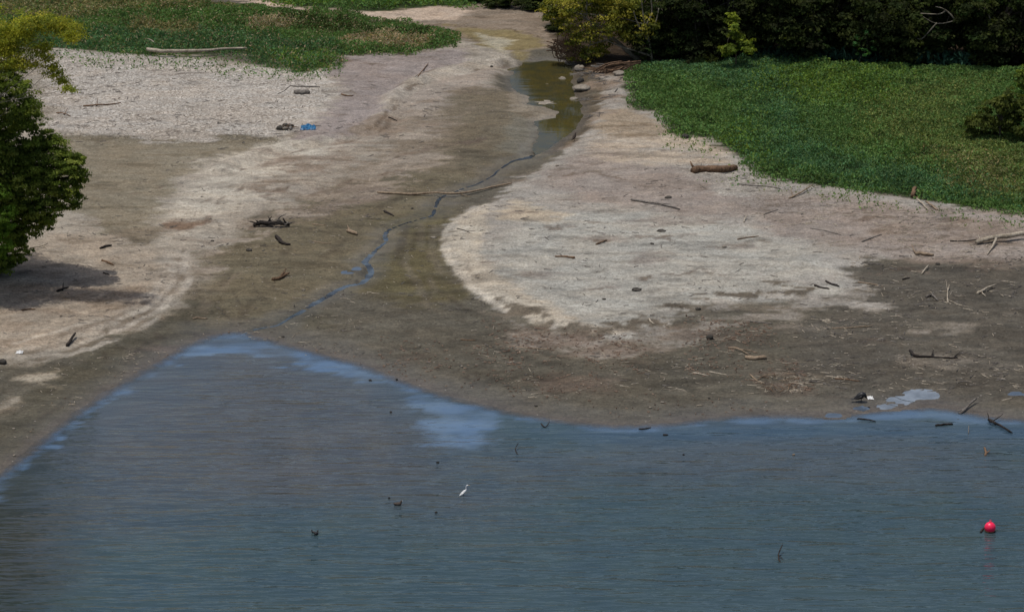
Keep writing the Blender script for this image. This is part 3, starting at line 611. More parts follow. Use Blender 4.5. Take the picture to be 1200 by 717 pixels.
# thin strays on the silt edges
veg_patch('stray_weeds', 'scattered small weeds creeping out over the dry silt', 'ground cover',
          poly([(300, 72), (400, 78), (400, 95), (330, 98), (300, 92), (0, 70), (0, 60), (300, 66)]), 9, .10, .14, [g_mid], 500, 2.6, .4, 3)
veg_patch('creeping_weeds', 'sparse green creepers on the silt beside the big brown log', 'ground cover',
          poly([(770, 128), (880, 205), (1000, 230), (1200, 262), (1200, 272), (980, 240), (870, 225), (830, 190), (770, 160)]), 12, .09, .14, [g_mid, ([(760, 120), (1200, 240), (1200, 290), (700, 240)], g_oliv, .4, 3)], 600, 3.0, .4, 3)

def crown(blobs, clumps_per, leaves_per, leaf, cols, flat=1., cl_r=.28, seed=0, fill=.55):
    """leaf clumps spread through ellipsoids: blobs = [(centre, (rx,ry,rz))]"""
    rg = np.random.default_rng(seed); C_, N_, K_ = [], [], []
    cols = np.array(cols)
    for (cc, rr) in blobs:
        rr = np.array(rr); vol = (rr[0]*rr[1]*rr[2])**(2/3.); m = max(4, int(clumps_per*vol))
        d = rg.normal(size=(m, 3)); d /= np.linalg.norm(d, axis=1)[:, None]; rad_ = rg.uniform(fill, 1.02, m)**.8
        cp = np.array(cc)+d*rad_[:, None]*rr
        for k in range(m):
            q = int(leaves_per*rg.uniform(.5, 1.5)); r = cl_r*rg.uniform(.55, 1.5)*(rr.mean()/1.6)**.4
            e = rg.normal(size=(q, 3))*np.array([1, 1, .55*flat]); e = e/np.linalg.norm(e, axis=1)[:, None]*rg.uniform(.3, 1.1, q)[:, None]*np.array([1.25, 1.25, .65])
            C_.append(cp[k]+e*r); N_.append(e*.7+d[k]*.5+rg.normal(size=(q, 3))*.45+np.array([0, 0, .5]))
            base = cols[rg.integers(len(cols))]*rg.uniform(.75, 1.25)
            K_.append(base*rg.uniform(.7, 1.35, q)[:, None]*np.array([1, 1, 1]))
    Cn = np.concatenate(C_); Nn = np.concatenate(N_); Kn = np.concatenate(K_)
    return leaves_mesh('crown', Cn, Nn, leaf*rg.uniform(.6, 1.4, len(Cn)), Kn)
def limbs(mb, base, top, r, targets, seg=6):
    """tapered trunk from base to top plus curved limbs to the targets"""
    base = Vector(base); top = Vector(top); side = Vector((random.uniform(-.4, .4), random.uniform(-.4, .4), 0))
    tp = smooth_path([base-Vector((0, 0, .3)), base.lerp(top, .33)+side, base.lerp(top, .66)-side*.6, top], 4)
    mb.tube(tp, [r*(1.25 if i == 0 else 1)*(1-.75*i/len(tp)) for i in range(len(tp))], 8, .06)
    for t in targets:
        t = Vector(t); k = random.randint(len(tp)//3, len(tp)-2); s0 = tp[k]
        mid = s0.lerp(t, .5)+Vector((random.uniform(-.3, .3), random.uniform(-.3, .3), random.uniform(0, .5)))
        p = smooth_path([s0, mid, t], 4); mb.tube(p, [r*.42*(1-.85*i/len(p)) for i in range(len(p))], seg, .05)

LG_DARK = [(.13, .175, .03), (.175, .23, .038), (.25, .29, .06), (.09, .125, .025)]
LG_BRIGHT = [(.11, .19, .025), (.14, .23, .03), (.09, .15, .022)]
LG_YEL = [(.36, .35, .04), (.29, .31, .04), (.42, .38, .06), (.22, .25, .04)]
LG_FOR = [(.028, .040, .014), (.040, .056, .016), (.060, .074, .020), (.034, .040, .016)]  # shade of the forest edge put into the leaf colour

def px_tree(name, label, cat, y, base_px, blobs_px, leaf, cols, r, cpv=14, lpc=26, group=None, top=None, bark=None, seed=1, depth=.8, cl_r=.28, fill=.55, flat=1.):
    """tree whose crown lobes are given where the photograph shows them, standing at depth y"""
    b = gp(*base_px); y = b.y; k = mpp(y)
    root = empty(name, b, label, cat, group); rn = random.Random(seed); bl = []
    for q in blobs_px:
        p = Vector(at_y(q[0], q[1], y+(q[4] if len(q) > 4 else rn.uniform(-1, 1)))); rx = q[2]*k; rz = q[3]*k
        bl.append((tuple(p-b), (rx, (rx+rz)*.5*depth, rz)))
    me = crown(bl, cpv, lpc, leaf, cols, flat, cl_r, seed, fill)
    link('crown', me, M_LEAF, root)
    mb = MB(); tz = max(c_[0][2] for c_ in bl); tp = Vector(top) if top else Vector((rn.uniform(-.5, .5), 0, tz*.85))
    limbs(mb, (0, 0, 0), tp, r, [c_[0] for c_ in bl])
    me2 = bpy.data.meshes.new('trunk'); me2.from_pydata([tuple(v) for v in mb.v], [], mb.f); me2.update(); link('trunk', me2, bark or M_BARK, root)
    return root

# left bank trees (trunks stand just outside the picture)
px_tree('broadleaf_tree', 'tall dark green broadleaf tree bulging in at the left edge of the bank', 'tree', 189, (-70, 322),
        [(72, 205, 30, 30), (50, 188, 36, 32), (78, 232, 20, 16), (35, 225, 44, 36), (20, 160, 42, 40), (48, 248, 26, 18), (8, 120, 38, 36), (-5, 75, 34, 34), (0, 262, 40, 28), (-30, 200, 70, 60), (-60, 130, 75, 70), (-80, 60, 60, 60),
         (-120, 170, 80, 80), (-100, 240, 70, 50), (-45, 30, 46, 40), (-130, 90, 70, 70), (2, 45, 15, 16), (18, 296, 22, 14), (-8, 310, 30, 14), (90, 205, 11, 22), (28, 262, 32, 20), (82, 190, 18, 14), (18, 205, 40, 40), (58, 168, 16, 14), (12, 282, 22, 14)], .105, LG_DARK, .42, 44, 50, seed=3, fill=.45, depth=1.0)
px_tree('shrub', 'brighter green bush in front of the dark broadleaf tree at the left edge', 'shrub', 183, (-10, 352),
        [(-2, 285, 20, 22), (-6, 245, 26, 30), (-30, 270, 34, 40), (4, 262, 14, 18), (-2, 300, 14, 10)], .13, LG_BRIGHT, .12, 30, 26, seed=4)
px_tree('feathery_tree', 'yellow green feathery tree with drooping branches behind the dark broadleaf tree at upper left', 'tree', 205, (-90, 348),
        [(40, 25, 42, 14), (70, 32, 32, 14), (20, 40, 34, 18), (50, 62, 18, 14), (62, 80, 12, 14), (72, 96, 10, 12), (82, 105, 8, 10), (30, 72, 22, 12), (10, 60, 30, 22), (-40, 40, 60, 40), (-90, 60, 60, 60), (88, 42, 14, 8)],
        .08, LG_YEL, .08, 48, 44, seed=5, cl_r=.5, fill=.05, bark=M_BARKP)
# bushes on the meadow at the right edge
px_tree('shrub', 'rounded dark bush standing on the meadow at the right edge', 'shrub', 232, (1172, 166),
        [(1168, 135, 24, 24), (1190, 130, 24, 28), (1148, 145, 16, 15), (1180, 118, 18, 14), (1200, 145, 22, 20), (1137, 155, 8, 8)], .15, [(.06, .078, .02), (.09, .11, .025), (.14, .16, .04)], .1, 40, 30, seed=6)
px_tree('shrub', 'dark bush half cut by the right edge behind the rounded bush', 'shrub', 243, (1212, 120),
        [(1206, 92, 16, 18), (1225, 85, 24, 26), (1200, 100, 8, 8)], .15, LG_DARK, .1, 24, 26, seed=7)

# leaning tree and roots beside the pool
px_tree('leaning_tree', 'yellow leaved tree leaning over the pool bank from the forest edge', 'tree', 262, (752, 70),
        [(668, 12, 22, 16), (700, 8, 28, 18), (680, 38, 24, 16), (655, 22, 14, 12), (715, 30, 22, 18), (740, 45, 18, 12), (700, 55, 20, 12), (725, 5, 22, 22), (672, 62, 12, 10), (650, 5, 14, 10), (690, -20, 34, 20), (645, 15, 16, 12), (688, 62, 14, 9), (735, 20, 20, 20), (760, 30, 12, 16)],
        .13, [(.26, .25, .035), (.34, .30, .05), (.18, .19, .035), (.12, .14, .03)], .2, 24, 34, seed=8, top=(-5.5, -.5, 4.2), bark=M_BARKP, fill=.2, cl_r=.5)
px_tree('sapling', 'sunlit yellow green sapling standing before the dark forest edge', 'tree', 262, (862, 80),
        [(862, 38, 11, 10), (872, 52, 13, 11), (852, 58, 12, 9), (858, 22, 8, 12), (880, 60, 9, 7)], .16, [(.20, .24, .03), (.14, .19, .03)], .06, 45, 22, seed=9, fill=.2, cl_r=.35)
px_tree('shrub', 'small green bush with fern like leaves at the dark forest edge', 'shrub', 264, (1010, 80),
        [(1010, 40, 9, 7), (998, 52, 7, 6), (1020, 55, 9, 6), (1012, 62, 10, 7)], .16, [(.06, .15, .045), (.08, .17, .05)], .04, 18, 20, seed=10)
def proto_tree(seed, H, R, cols, r, leaf=.24):
    rn = random.Random(seed); bl = []
    for k in range(24):
        t = rn.uniform(0, 2*math.pi); zz = (rn.uniform(.10, .92) if k > 8 else rn.uniform(.05, .25))*H; q = R*(1.0-abs(zz/H-.4)*.8)*rn.uniform(.3, .95)
        bl.append(((q*math.cos(t), q*math.sin(t), zz), (R*rn.uniform(.30, .48), R*rn.uniform(.30, .48), R*rn.uniform(.20, .36))))
    cm = crown(bl, 11, 46, leaf*.72, cols, 1., .5, seed, .4)
    mb = MB(); limbs(mb, (0, 0, 0), (rn.uniform(-.6, .6), 0, H*.8), r, [b_[0] for b_ in bl])
    tm = bpy.data.meshes.new('trunk'); tm.from_pydata([tuple(v) for v in mb.v], [], mb.f); tm.update()
    cm.materials.append(M_LEAF); tm.materials.append(M_BARK); return cm, tm
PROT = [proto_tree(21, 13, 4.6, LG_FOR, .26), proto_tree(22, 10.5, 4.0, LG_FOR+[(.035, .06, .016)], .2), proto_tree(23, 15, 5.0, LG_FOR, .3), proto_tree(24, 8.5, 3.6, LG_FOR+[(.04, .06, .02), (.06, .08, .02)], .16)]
FOR_SPOTS = [ # px, py of the foot, prototype, scale, what sets it apart
    (772, 66, 1, .85, 'dark forest edge tree right beside the leaning yellow tree'), (812, 64, 0, .95, 'dark forest edge tree left of the sunlit sapling'),
    (848, 62, 3, 1.1, 'low dark tree just behind the sunlit sapling'), (902, 63, 0, 1., 'dark forest edge tree right of the sunlit sapling'), (950, 64, 1, 1.1, 'dark forest edge tree between the sapling and the fern like bush'),
    (990, 62, 3, 1., 'low dark tree just left of the fern like bush'), (1042, 66, 0, 1.05, 'dark forest edge tree right of the fern like bush'), (1092, 68, 3, 1.1, 'low dark tree under the bare pale branches'),
    (1140, 70, 1, 1.1, 'dark forest edge tree right of the bare pale branches'), (1190, 73, 0, 1., 'dark forest edge tree at the right edge of the picture'), (1240, 75, 1, 1.1, 'dark forest edge tree just outside the right edge')]
k_ = 0
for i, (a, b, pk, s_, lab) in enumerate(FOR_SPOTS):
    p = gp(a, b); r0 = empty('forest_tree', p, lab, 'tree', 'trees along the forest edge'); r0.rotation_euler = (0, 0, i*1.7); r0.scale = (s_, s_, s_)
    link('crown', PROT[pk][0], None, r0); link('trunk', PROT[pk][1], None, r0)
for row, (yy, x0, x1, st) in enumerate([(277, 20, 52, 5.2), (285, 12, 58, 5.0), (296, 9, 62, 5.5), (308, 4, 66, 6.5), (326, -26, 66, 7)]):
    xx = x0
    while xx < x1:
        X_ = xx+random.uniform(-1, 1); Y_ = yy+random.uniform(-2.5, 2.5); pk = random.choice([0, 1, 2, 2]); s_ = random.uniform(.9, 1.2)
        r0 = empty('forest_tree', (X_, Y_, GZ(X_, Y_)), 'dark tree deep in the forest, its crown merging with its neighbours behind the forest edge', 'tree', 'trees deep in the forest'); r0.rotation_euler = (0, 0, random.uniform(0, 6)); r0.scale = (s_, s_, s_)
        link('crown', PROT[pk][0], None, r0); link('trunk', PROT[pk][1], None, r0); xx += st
# dark brush on the upper bank of the channel
for i, (a, b, s_, lab) in enumerate([(585, 8, .42, 'low dark brush above the channel at the top of the picture'), (622, 10, .5, 'dark brush on the bank left of the leaning yellow tree'), (648, 36, .28, 'small dark brush over the upper end of the pool'), (560, 2, .35, 'low dark brush on the far sand left of the forest')]):
    p = gp(a, b); r0 = empty('brush', p, lab, 'shrub', 'brush on the channel bank'); r0.rotation_euler = (0, 0, 1+i); r0.scale = (s_, s_, s_*.6)
    link('crown', PROT[3][0], None, r0); link('trunk', PROT[3][1], None, r0)
# taller broad leaved reeds in front of the forest
def reed_row():
    n_ = 900; px = RNG.uniform(880, 1160, n_); C_ = []; 
    out = []
    for a in px:
        b = 71+ (a-900)*.03 + RNG.normal()*1.2; p = ground_pt(a, b); out.append((p[0], p[1], p[2]+RNG.uniform(.3, 1.25)*(1 if RNG.random() < .5 else .6)))
    cen = np.array(out); nr = RNG.normal(size=(n_, 3))*[1, 1, .3]+[0, -.6, .3]
    colr = np.tile([.035, .085, .055], (n_, 1))*RNG.uniform(.6, 1.4, n_)[:, None]
    me = leaves_mesh('reeds', cen, nr, .2*RNG.uniform(.6, 1.4, n_), colr, 2.6)
    tag(link('reeds', me, M_HERB), 'row of blue green leafy stalks along the foot of the forest', 'ground cover', None, 'stuff')
reed_row()

# ------------------------------------------------------------------ driftwood
def wob(pts, rn, a):
    return [p+Vector((rn.uniform(-a, a), rn.uniform(-a, a)*1.5, rn.uniform(-a, a)*.4)) for p in pts]
def wood(name, label, pts, r, tone, br=(), taper=.6, cat='driftwood', group='driftwood lying on the mud', bumpy=.12, seed=None, water=False):
    """pts: (px, py[, height]) along the axis; br: (points, radius) for side branches"""
    rn = random.Random(hash_s(label)); P0 = []
    def W3(q):
        h = q[2] if len(q) > 2 else 0
        if water: p = Vector(at_z(q[0], q[1], 0)); p.z += h; return p
        p = gp(q[0], q[1]); p.z += h; return p
    ax = smooth_path([W3(q) for q in pts], 3); ax = wob(ax, rn, r*.35)
    for p in ax: p.z += (r*.55 if not water else 0)
    org = Vector(ax[0]); org.z = min(p.z for p in ax)
    rs = [r*(1-(1-taper)*i/(len(ax)-1))*(1+.12*rn.uniform(-1, 1)) for i in range(len(ax))]; rs[-1] *= .7; rs[0] *= .85
    random.seed(hash_s(label)+1)
    if not br:
        o = MB().tube(ax, rs, 7, bumpy).build(name, WOOD[tone], None, org); return tag(o, label, cat, group)
    root = empty(name, org, label, cat, group)
    MB().tube([p-org for p in ax], rs, 7, bumpy).build('stem', WOOD[tone], root)
    for q in br:
        b = smooth_path([W3(v) for v in q[0]], 3); b = wob(b, rn, q[1]*.4)
        for p in b: p.z += r*.5 if not water else 0
        MB().tube([p-org for p in b], [q[1]*(1-.6*i/(len(b)-1)) for i in range(len(b))], 5, bumpy).build('branch', WOOD[tone], root)
    return root
def hash_s(s): return sum((i+1)*ord(ch) for i, ch in enumerate(s)) % 99991
L = 'driftwood_log'; S = 'driftwood_stick'
wood(L, 'thick short brown log at the corner of the meadow', [(811, 202), (825, 201), (845, 201), (865, 199)], .29, 'brown', [([(812, 202, .3), (808, 199, .5)], .09)], .8)
wood(L, 'long bleached log lying along the foot of the left weed strip', [(173, 65, .45), (190, 67, .4), (215, 67, .4), (240, 66, .4), (262, 64, .4), (290, 64, .45)], .17, 'pale', [([(190, 60, .1), (180, 57, .5), (174, 55, .6)], .09)], .5)
wood(S, 'long thin branch lying across the small stream', [(442, 227, .05), (480, 229, .05), (510, 230, .2), (530, 231, .2), (552, 228, .15), (575, 222, .1), (600, 217, .1)], .085, 'tan', [([(540, 230, .1), (552, 232, .05)], .04), ([(498, 229, .1), (520, 228, .3)], .035)], .8)
wood(S, 'dark curved branch on the pale silt below the brown log', [(740, 235, .05), (757, 238, .05), (775, 241, .08), (797, 246)], .07, 'grey', [([(775, 241, .1), (785, 243, .2)], .05)], .8)
wood(L, 'pale forked trunk reaching in from the right edge', [(1144, 287, .1), (1165, 284, .25), (1185, 282, .3), (1215, 280, .4)], .15, 'pale', [([(1167, 285, .25), (1163, 291, .1), (1157, 299, 0)], .10), ([(1150, 286, .1), (1146, 281, .3)], .05)], 1.2)
wood(S, 'pale stick with a fork on dark mud near the right edge', [(1145, 345), (1153, 342, .1), (1167, 337, .15)], .10, 'pale', [([(1150, 343), (1155, 348)], .06)])
wood(S, 'upright forked dead branch on dark mud left of the pale forked stick', [(1111, 356), (1110, 347, .1), (1112, 338, .2)], .06, 'pale', [([(1111, 345, .1), (1108, 335, .4)], .03), ([(1111, 352), (1125, 358), (1135, 360)], .04)])
wood(S, 'pair of short grey branches left of the upright forked branch', [(1085, 349), (1092, 348, .1), (1100, 353)], .08, 'grey', [([(1090, 348), (1096, 345, .2)], .05)])
wood(S, 'pale straight pole leaning on the meadow edge', [(925, 233), (938, 228, .1), (952, 221, .25)], .07, 'tan', [([(929, 231), (927, 226, .3), (932, 224, .3)], .04)])
wood(S, 'left of two crossed bleached boards at the lower meadow edge', [(1074, 237, .2), (1081, 241, .1), (1088, 247)], .09, 'pale')
wood(S, 'right of two crossed bleached boards at the lower meadow edge', [(1085, 240, .2), (1092, 243, .1), (1099, 247)], .08, 'tan')
wood('tree_stump', 'small tilted brown stump at the lower meadow edge above the crossed boards', [(1069, 232), (1071, 229, .3), (1072, 227, .4)], .17, 'brown', [([(1070, 232), (1078, 233)], .08)], .7, 'stump')
wood(L, 'short tan log on pale silt above the dark mud on the right', [(1073, 298), (1082, 299, .05), (1095, 300)], .13, 'tan', [([(1073, 298), (1068, 294, .35)], .06)])
wood(S, 'thin dark stick left of the trunk at the right edge', [(1113, 283), (1130, 283), (1148, 281)], .05, 'dark')
wood(S, 'straight grey stick lying flat on the pale silt right of the fan', [(1010, 284), (1022, 279), (1034, 275)], .06, 'grey')
wood(S, 'dark curved stick on the pale tongue at the edge of the dark mud', [(955, 335), (963, 338), (972, 339)], .08, 'dark')
wood(S, 'dark twin pieces of wood on the tip of the pale tongue', [(968, 330), (975, 334), (984, 336)], .08, 'dark', [([(972, 333), (982, 334)], .05)])
wood(S, 'bleached bent stick on dark mud below the short tan log', [(1080, 322), (1084, 318, .1), (1088, 314, .15)], .06, 'pale')
wood(S, 'small dark stick on dark mud left of the bleached bent stick', [(1058, 328), (1066, 326)], .07, 'dark')
wood(S, 'long thin tan stick at the right rim of the pale tongue', [(1005, 331), (1020, 333), (1035, 336)], .05, 'tan')
wood(L, 'short tan log on dark mud below the black lump', [(873, 420), (883, 421), (898, 420)], .14, 'tan', [], .85)
wood(S, 'thin forked branch just above the short tan log on dark mud', [(853, 408), (865, 411, .1), (878, 416)], .06, 'tan', [([(868, 412, .1), (878, 411), (888, 414)], .04)])
wood(S, 'bleached stick above the shore, left of a similar one', [(812, 437), (822, 439), (832, 441)], .05, 'pale')
wood(S, 'bleached stick above the shore, right of a similar one', [(831, 436), (842, 438), (853, 440)], .05, 'pale')
wood(S, 'tan stick with a dark end above the shore', [(879, 441, .1), (885, 445), (891, 449)], .06, 'tan')
wood(L, 'black curved branch on a pale silt patch near the right shore', [(1066, 415, .15), (1072, 418, .05), (1082, 419), (1095, 419), (1110, 420), (1122, 420)], .10, 'dark', [([(1092, 419), (1094, 414, .2)], .06), ([(1118, 420), (1125, 415, .1)], .05)], .4)
wood(S, 'long brown stick lying flat above the right shore', [(979, 444), (993, 445), (1008, 447)], .05, 'brown')
wood(S, 'short pale stick left of the black lump', [(760, 374), (764, 378), (768, 381)], .06, 'pale')
wood(S, 'thin dark stick at the top of the reddish litter', [(878, 377), (890, 378), (905, 380)], .05, 'grey')
wood(S, 'long thin pale stick lying level above the reddish litter patch on the right', [(975, 385), (1000, 384), (1022, 382)], .05, 'tan')
rp = gp(319, 266); root = empty('driftwood_log', rp, 'spiky black tangle of roots on the edge of the left mud', 'driftwood', 'driftwood lying on the mud'); rn_ = random.Random(5)
MB().tube([(-1.3, 0, .1), (-.8, .1, .3), (-.2, 0, .22), (.5, .1, .28), (1.2, 0, .1)], [.10, .17, .16, .15, .07], 8, .15).build('stem', WOOD['dark'], root)
for k in range(18):
    a = Vector((rn_.uniform(-1.1, 1.1), rn_.uniform(-.2, .2), rn_.uniform(.12, .3))); d = Vector((rn_.uniform(-.75, .75), rn_.uniform(-.6, .6), rn_.uniform(-.1, .6)))
    if a.z+d.z < .03: d.z = .03-a.z
    mid = a+d*.5+Vector((rn_.uniform(-.1, .1), rn_.uniform(-.1, .1), rn_.uniform(-.05, .12))); MB().tube([a, mid, a+d], [.07, .05, .015], 5, .15).build('branch', WOOD['dark' if k % 3 else 'grey'], root)
wood(L, 'black broken root below the tangled root mass', [(324, 280, .15), (328, 284, .1), (334, 287), (341, 287)], .13, 'dark', [([(328, 285), (324, 282, .3)], .08)])
wood(L, 'chunk of pale brown wood on mud left of the stream bend', [(407, 272), (413, 274, .05), (419, 276)], .15, 'tan', [([(410, 273, .1), (407, 270, .3)], .08)])
wood(L, 'chunk of brown wood with a dark lower side below the black root', [(319, 329), (327, 327), (338, 323, .1)], .14, 'brown', [([(330, 326, .1), (336, 321, .3)], .08)])
wood(S, 'short dark stick on mud just left of the stream', [(450, 248), (456, 251), (462, 254)], .09, 'dark')
wood(S, 'pale thin stick level with the black roots', [(366, 263), (375, 264), (383, 264)], .04, 'tan')
wood(S, 'thin tan stick right of the black broken root', [(367, 283), (377, 285), (388, 286)], .04, 'tan')
wood(S, 'pale stick under the left tree, in its shade', [(22, 294), (35, 293, .1), (47, 291, .1), (56, 288, .15)], .06, 'pale', [([(50, 290, .1), (55, 292)], .03)])
wood(S, 'dark chip of wood on the dry bank right of the tree shade', [(117, 292), (124, 290, .05), (131, 288)], .08, 'dark')
wood(S, 'dark broken piece of bark on the dry bank below the dark chip', [(119, 306), (126, 308), (133, 311)], .09, 'brown')
wood(S, 'small dark stick below the broken bark on the dry bank', [(121, 320), (128, 322)], .06, 'dark')
wood(S, 'dark forked twig on the tan bank under the left tree shade', [(67, 342), (73, 341, .1), (80, 340, .15)], .09, 'dark', [([(73, 341), (75, 337, .3)], .05)])
wood(S, 'black stick tilted up at the lower edge of the dry left bank', [(79, 406), (83, 401, .1), (88, 395, .2)], .11, 'dark')
wood(S, 'brown stick flat on the tan bank near the left edge', [(25, 364), (33, 363), (41, 363)], .06, 'brown')
wood(S, 'thin brown branch on the cracked silt of the upper left bank', [(98, 125), (115, 125, .1), (130, 123), (142, 121)], .07, 'brown', [([(113, 125), (115, 121, .4)], .04)])
wood(S, 'dark branch lying left of the brown branch, beside the yellow tree', [(66, 133), (75, 135, .1), (83, 137)], .06, 'brown', [([(75, 135), (80, 131, .3)], .04)])
wood(L, 'round grey log shaped like a drum on the cracked silt', [(346, 110), (354, 110), (363, 110)], .22, 'grey', [], .95)
wood(S, 'long thin pale stick above the round grey log', [(340, 101), (352, 102), (375, 102)], .06, 'grey', [([(340, 101), (333, 107), (325, 111)], .04)])
wood(S, 'grey stick right of the round grey log', [(400, 111), (407, 113), (414, 113)], .07, 'brown')
wood(S, 'short dark stick on the silt ridge beside the left channel', [(455, 138), (460, 140), (465, 142)], .06, 'dark')
wood(S, 'thin reddish branch at the crossing of ridge and weed strip', [(490, 90), (496, 83, .1), (502, 76, .1)], .06, 'brown')
wood(S, 'grey thin curved branch lying on the right of the meadow tip', [(865, 216), (880, 218), (900, 219), (915, 222)], .06, 'grey')
wood(S, 'short brown stick on the fan, left of two', [(699, 287), (705, 285, .05), (711, 282)], .07, 'brown')
wood(S, 'short brown stick on the fan, right of the dark stone row', [(864, 281), (877, 279), (889, 277)], .05, 'brown')
wood(S, 'thin dark twig on the rim of the fan beside the stream', [(535, 268), (543, 270), (551, 273)], .04, 'dark')
wood(S, 'thin brown stick with a thick end on the pale fan', [(650, 301), (660, 301), (668, 302), (674, 303, .05)], .06, 'brown', [], 1.6)
wood(S, 'white curved stick leaning on the right part of the fan', [(872, 261), (873, 258, .1), (875, 256, .2)], .05, 'pale')
wood(S, 'grey long twig below the pale pole on the right of the fan', [(950, 268), (968, 271), (986, 276)], .04, 'grey')
wood(S, 'thin twig crossing pale silt, third from the meadow tip', [(895, 252), (903, 249), (912, 246)], .05, 'grey')
wood(S, 'small pale stick above the shore right of the reddish heap', [(816, 476), (824, 475)], .05, 'pale')
wood(S, 'thin pale stick lying on the dark mud below the lower fan tip', [(600, 406), (620, 408), (646, 410)], .04, 'tan')
wood(S, 'brown twig at the foot of the lower fan tip', [(540, 398), (550, 399), (557, 399)], .04, 'brown')
wood(S, 'dark flat driftwood just above the inner end of the bay', [(226, 374), (232, 373), (243, 374)], .07, 'tan')
GS = 'driftwood standing in the shallow water'
wood(S, 'grey pole slanting up from the shallow water near the right edge', [(1124, 485), (1133, 480, .15), (1144, 473, .35)], .09, 'grey', [([(1130, 481, .1), (1121, 484, .1)], .05)], .7, group=GS, water=True)
wood(S, 'long dark pole lying half sunk at the right shore', [(1158, 493, .1), (1172, 500, .1), (1186, 508, .05)], .08, 'dark', [([(1166, 496, .1), (1160, 498, .2), (1157, 492, .4)], .05), ([(1164, 495, .1), (1175, 491, .3)], .04)], .6, group=GS, water=True)
wood(S, 'dark log floating off the right shore', [(1096, 499, .03), (1106, 498, .05), (1116, 497, .03)], .07, 'dark', [], .8, group=GS, water=True)
wood(S, 'thin dark stick floating below the black bird', [(1004, 491, .03), (1014, 492, .05), (1026, 494, .03)], .05, 'dark', group=GS, water=True)
wood(S, 'dark crooked twig sticking out of the water near the lower right', [(915, 660, -.1), (912, 653, .15), (917, 646, .4)], .05, 'dark', [([(912, 653, .15), (918, 656, .02)], .03)], .5, group=GS, water=True)
wood(S, 'dark branch rising beside the red buoy', [(1149, 624, .0), (1153, 621, .1), (1160, 620, .12), (1166, 623, 0)], .06, 'dark', [], .8, group=GS, water=True)
wood(S, 'brown stub poking out of the water above the red buoy', [(1155, 534, -.05), (1155, 530, .1), (1153, 528, .2)], .08, 'brown', [([(1155, 532, 0), (1160, 530, .15)], .05)], .7, group=GS, water=True)
wood(S, 'thin dark twig in the blue shallows left of the middle shore', [(634, 498, .1), (639, 501, .03), (644, 497, .15)], .04, 'dark', group=GS, water=True)
wood(S, 'small forked dark twig in the water below the blue shallows', [(608, 533, -.05), (604, 529, .1), (607, 525, .3)], .035, 'dark', group=GS, water=True)
wood(S, 'dark stick floating along the middle shore', [(748, 503, .02), (755, 503, .04), (763, 501, .02)], .05, 'dark', group=GS, water=True)
wood(S, 'short dark stick floating just right of the one at the middle shore', [(777, 510, .03), (783, 510, .03)], .07, 'dark', group=GS, water=True)
wood(S, 'thin grey twig standing in the water off the right shore', [(1135, 508, -.05), (1135, 504, .3)], .03, 'grey', group=GS, water=True)

# bare branches and exposed roots at the forest edge
def branchy(name, label, cat, px, py, y, specs, mat, r):
    b = Vector(at_y(px, py, y)); root = empty(name, b, label, cat)
    for k, pts in enumerate(specs):
        pp = smooth_path([Vector(at_y(q[0], q[1], y+(q[2] if len(q) > 2 else 0)))-b for q in pts], 3)
        MB().tube(pp, [r*(1-.7*i/len(pp)) for i in range(len(pp))], 5, .08).build('branch', mat, root)
    return root
branchy('dead_tree', 'bare pale branches hanging out of the dark forest', 'tree', 1160, 72, gp(1160, 78).y, [[(1165, 66), (1162, 30), (1155, 8), (1148, -15)], [(1156, 10), (1140, 14), (1120, 24), (1098, 28), (1082, 20)], [(1098, 27), (1090, 36), (1080, 46), (1074, 45)], [(1155, 5), (1142, 0), (1130, 10), (1122, 17)], [(1120, 24), (1108, 12), (1096, 8)], [(1108, 13), (1100, 17), (1078, 16)]], M_BARKP, .085)
branchy('dead_tree', 'slim pale bare trunk between the leaning yellow tree and the forest', 'tree', 758, 68, gp(758, 74).y, [[(764, 70), (760, 45), (754, 20), (751, -10)], [(758, 40), (768, 28), (772, 10)], [(760, 48), (748, 30), (742, 12)], [(763, 66), (745, 60), (725, 54), (708, 46)], [(757, 30), (764, 15), (762, -6)]], M_BARKP, .10)
yr = gp(730, 78).y
ro = [[(735+random.uniform(-12, 18), 74+random.uniform(-2, 2), .6), (720+random.uniform(-14, 10), 78+random.uniform(-3, 6), 0), (700+random.uniform(-22, 12), 84+random.uniform(-5, 8), -.6)] for _ in range(20)]
branchy('tree_roots', 'tangle of bare brown roots spilling down the bank above the pool', 'roots', 730, 76, yr-2, ro, WOOD['brown'], .07)
ro = [[(650+random.uniform(-10, 30), 46+random.uniform(-8, 16)), (662+random.uniform(-14, 26), 58+random.uniform(-6, 10)), (670+random.uniform(-18, 30), 72+random.uniform(-6, 5))] for _ in range(44)]
branchy('dead_brush', 'dark dead brush hanging over the upper right bank of the pool', 'brush', 665, 70, yr+2, ro, WOOD['brown'], .05)

# ------------------------------------------------------------------ rocks and clods
def rock(label, px, py, w_, h_, mat, name='rock', cat='rock', group=None, sink=.3, seed=None):
    if name == 'clod': w_ *= .8; h_ *= .75; sink = .5
    p = gp(px, py); k = mpp(p.y); rx = w_*k/2; rz = h_*k/2*(.75 if mat is M_ROCK else 1); s = hash_s(label)
    mb = MB().lump((p.x, p.y, p.z+rz*(1-sink)), (rx, rx*.8, rz), 11, 7, .24, s)
    return tag(mb.build(name, mat, None, p), label, cat, group)
GR = 'pale rocks around the pool'
rock('pale rock standing in the middle of the pool', 659, 96, 12, 9, M_ROCK, group=GR); rock('flat pale rock in the pool left of the larger one', 641, 102, 13, 6, M_ROCK, group=GR)
rock('pale rock at the upper right end of the pool', 667, 76, 10, 7, M_ROCK, group=GR); rock('low pale rock at the top of the pool', 652, 75, 8, 4, M_ROCK, group=GR)
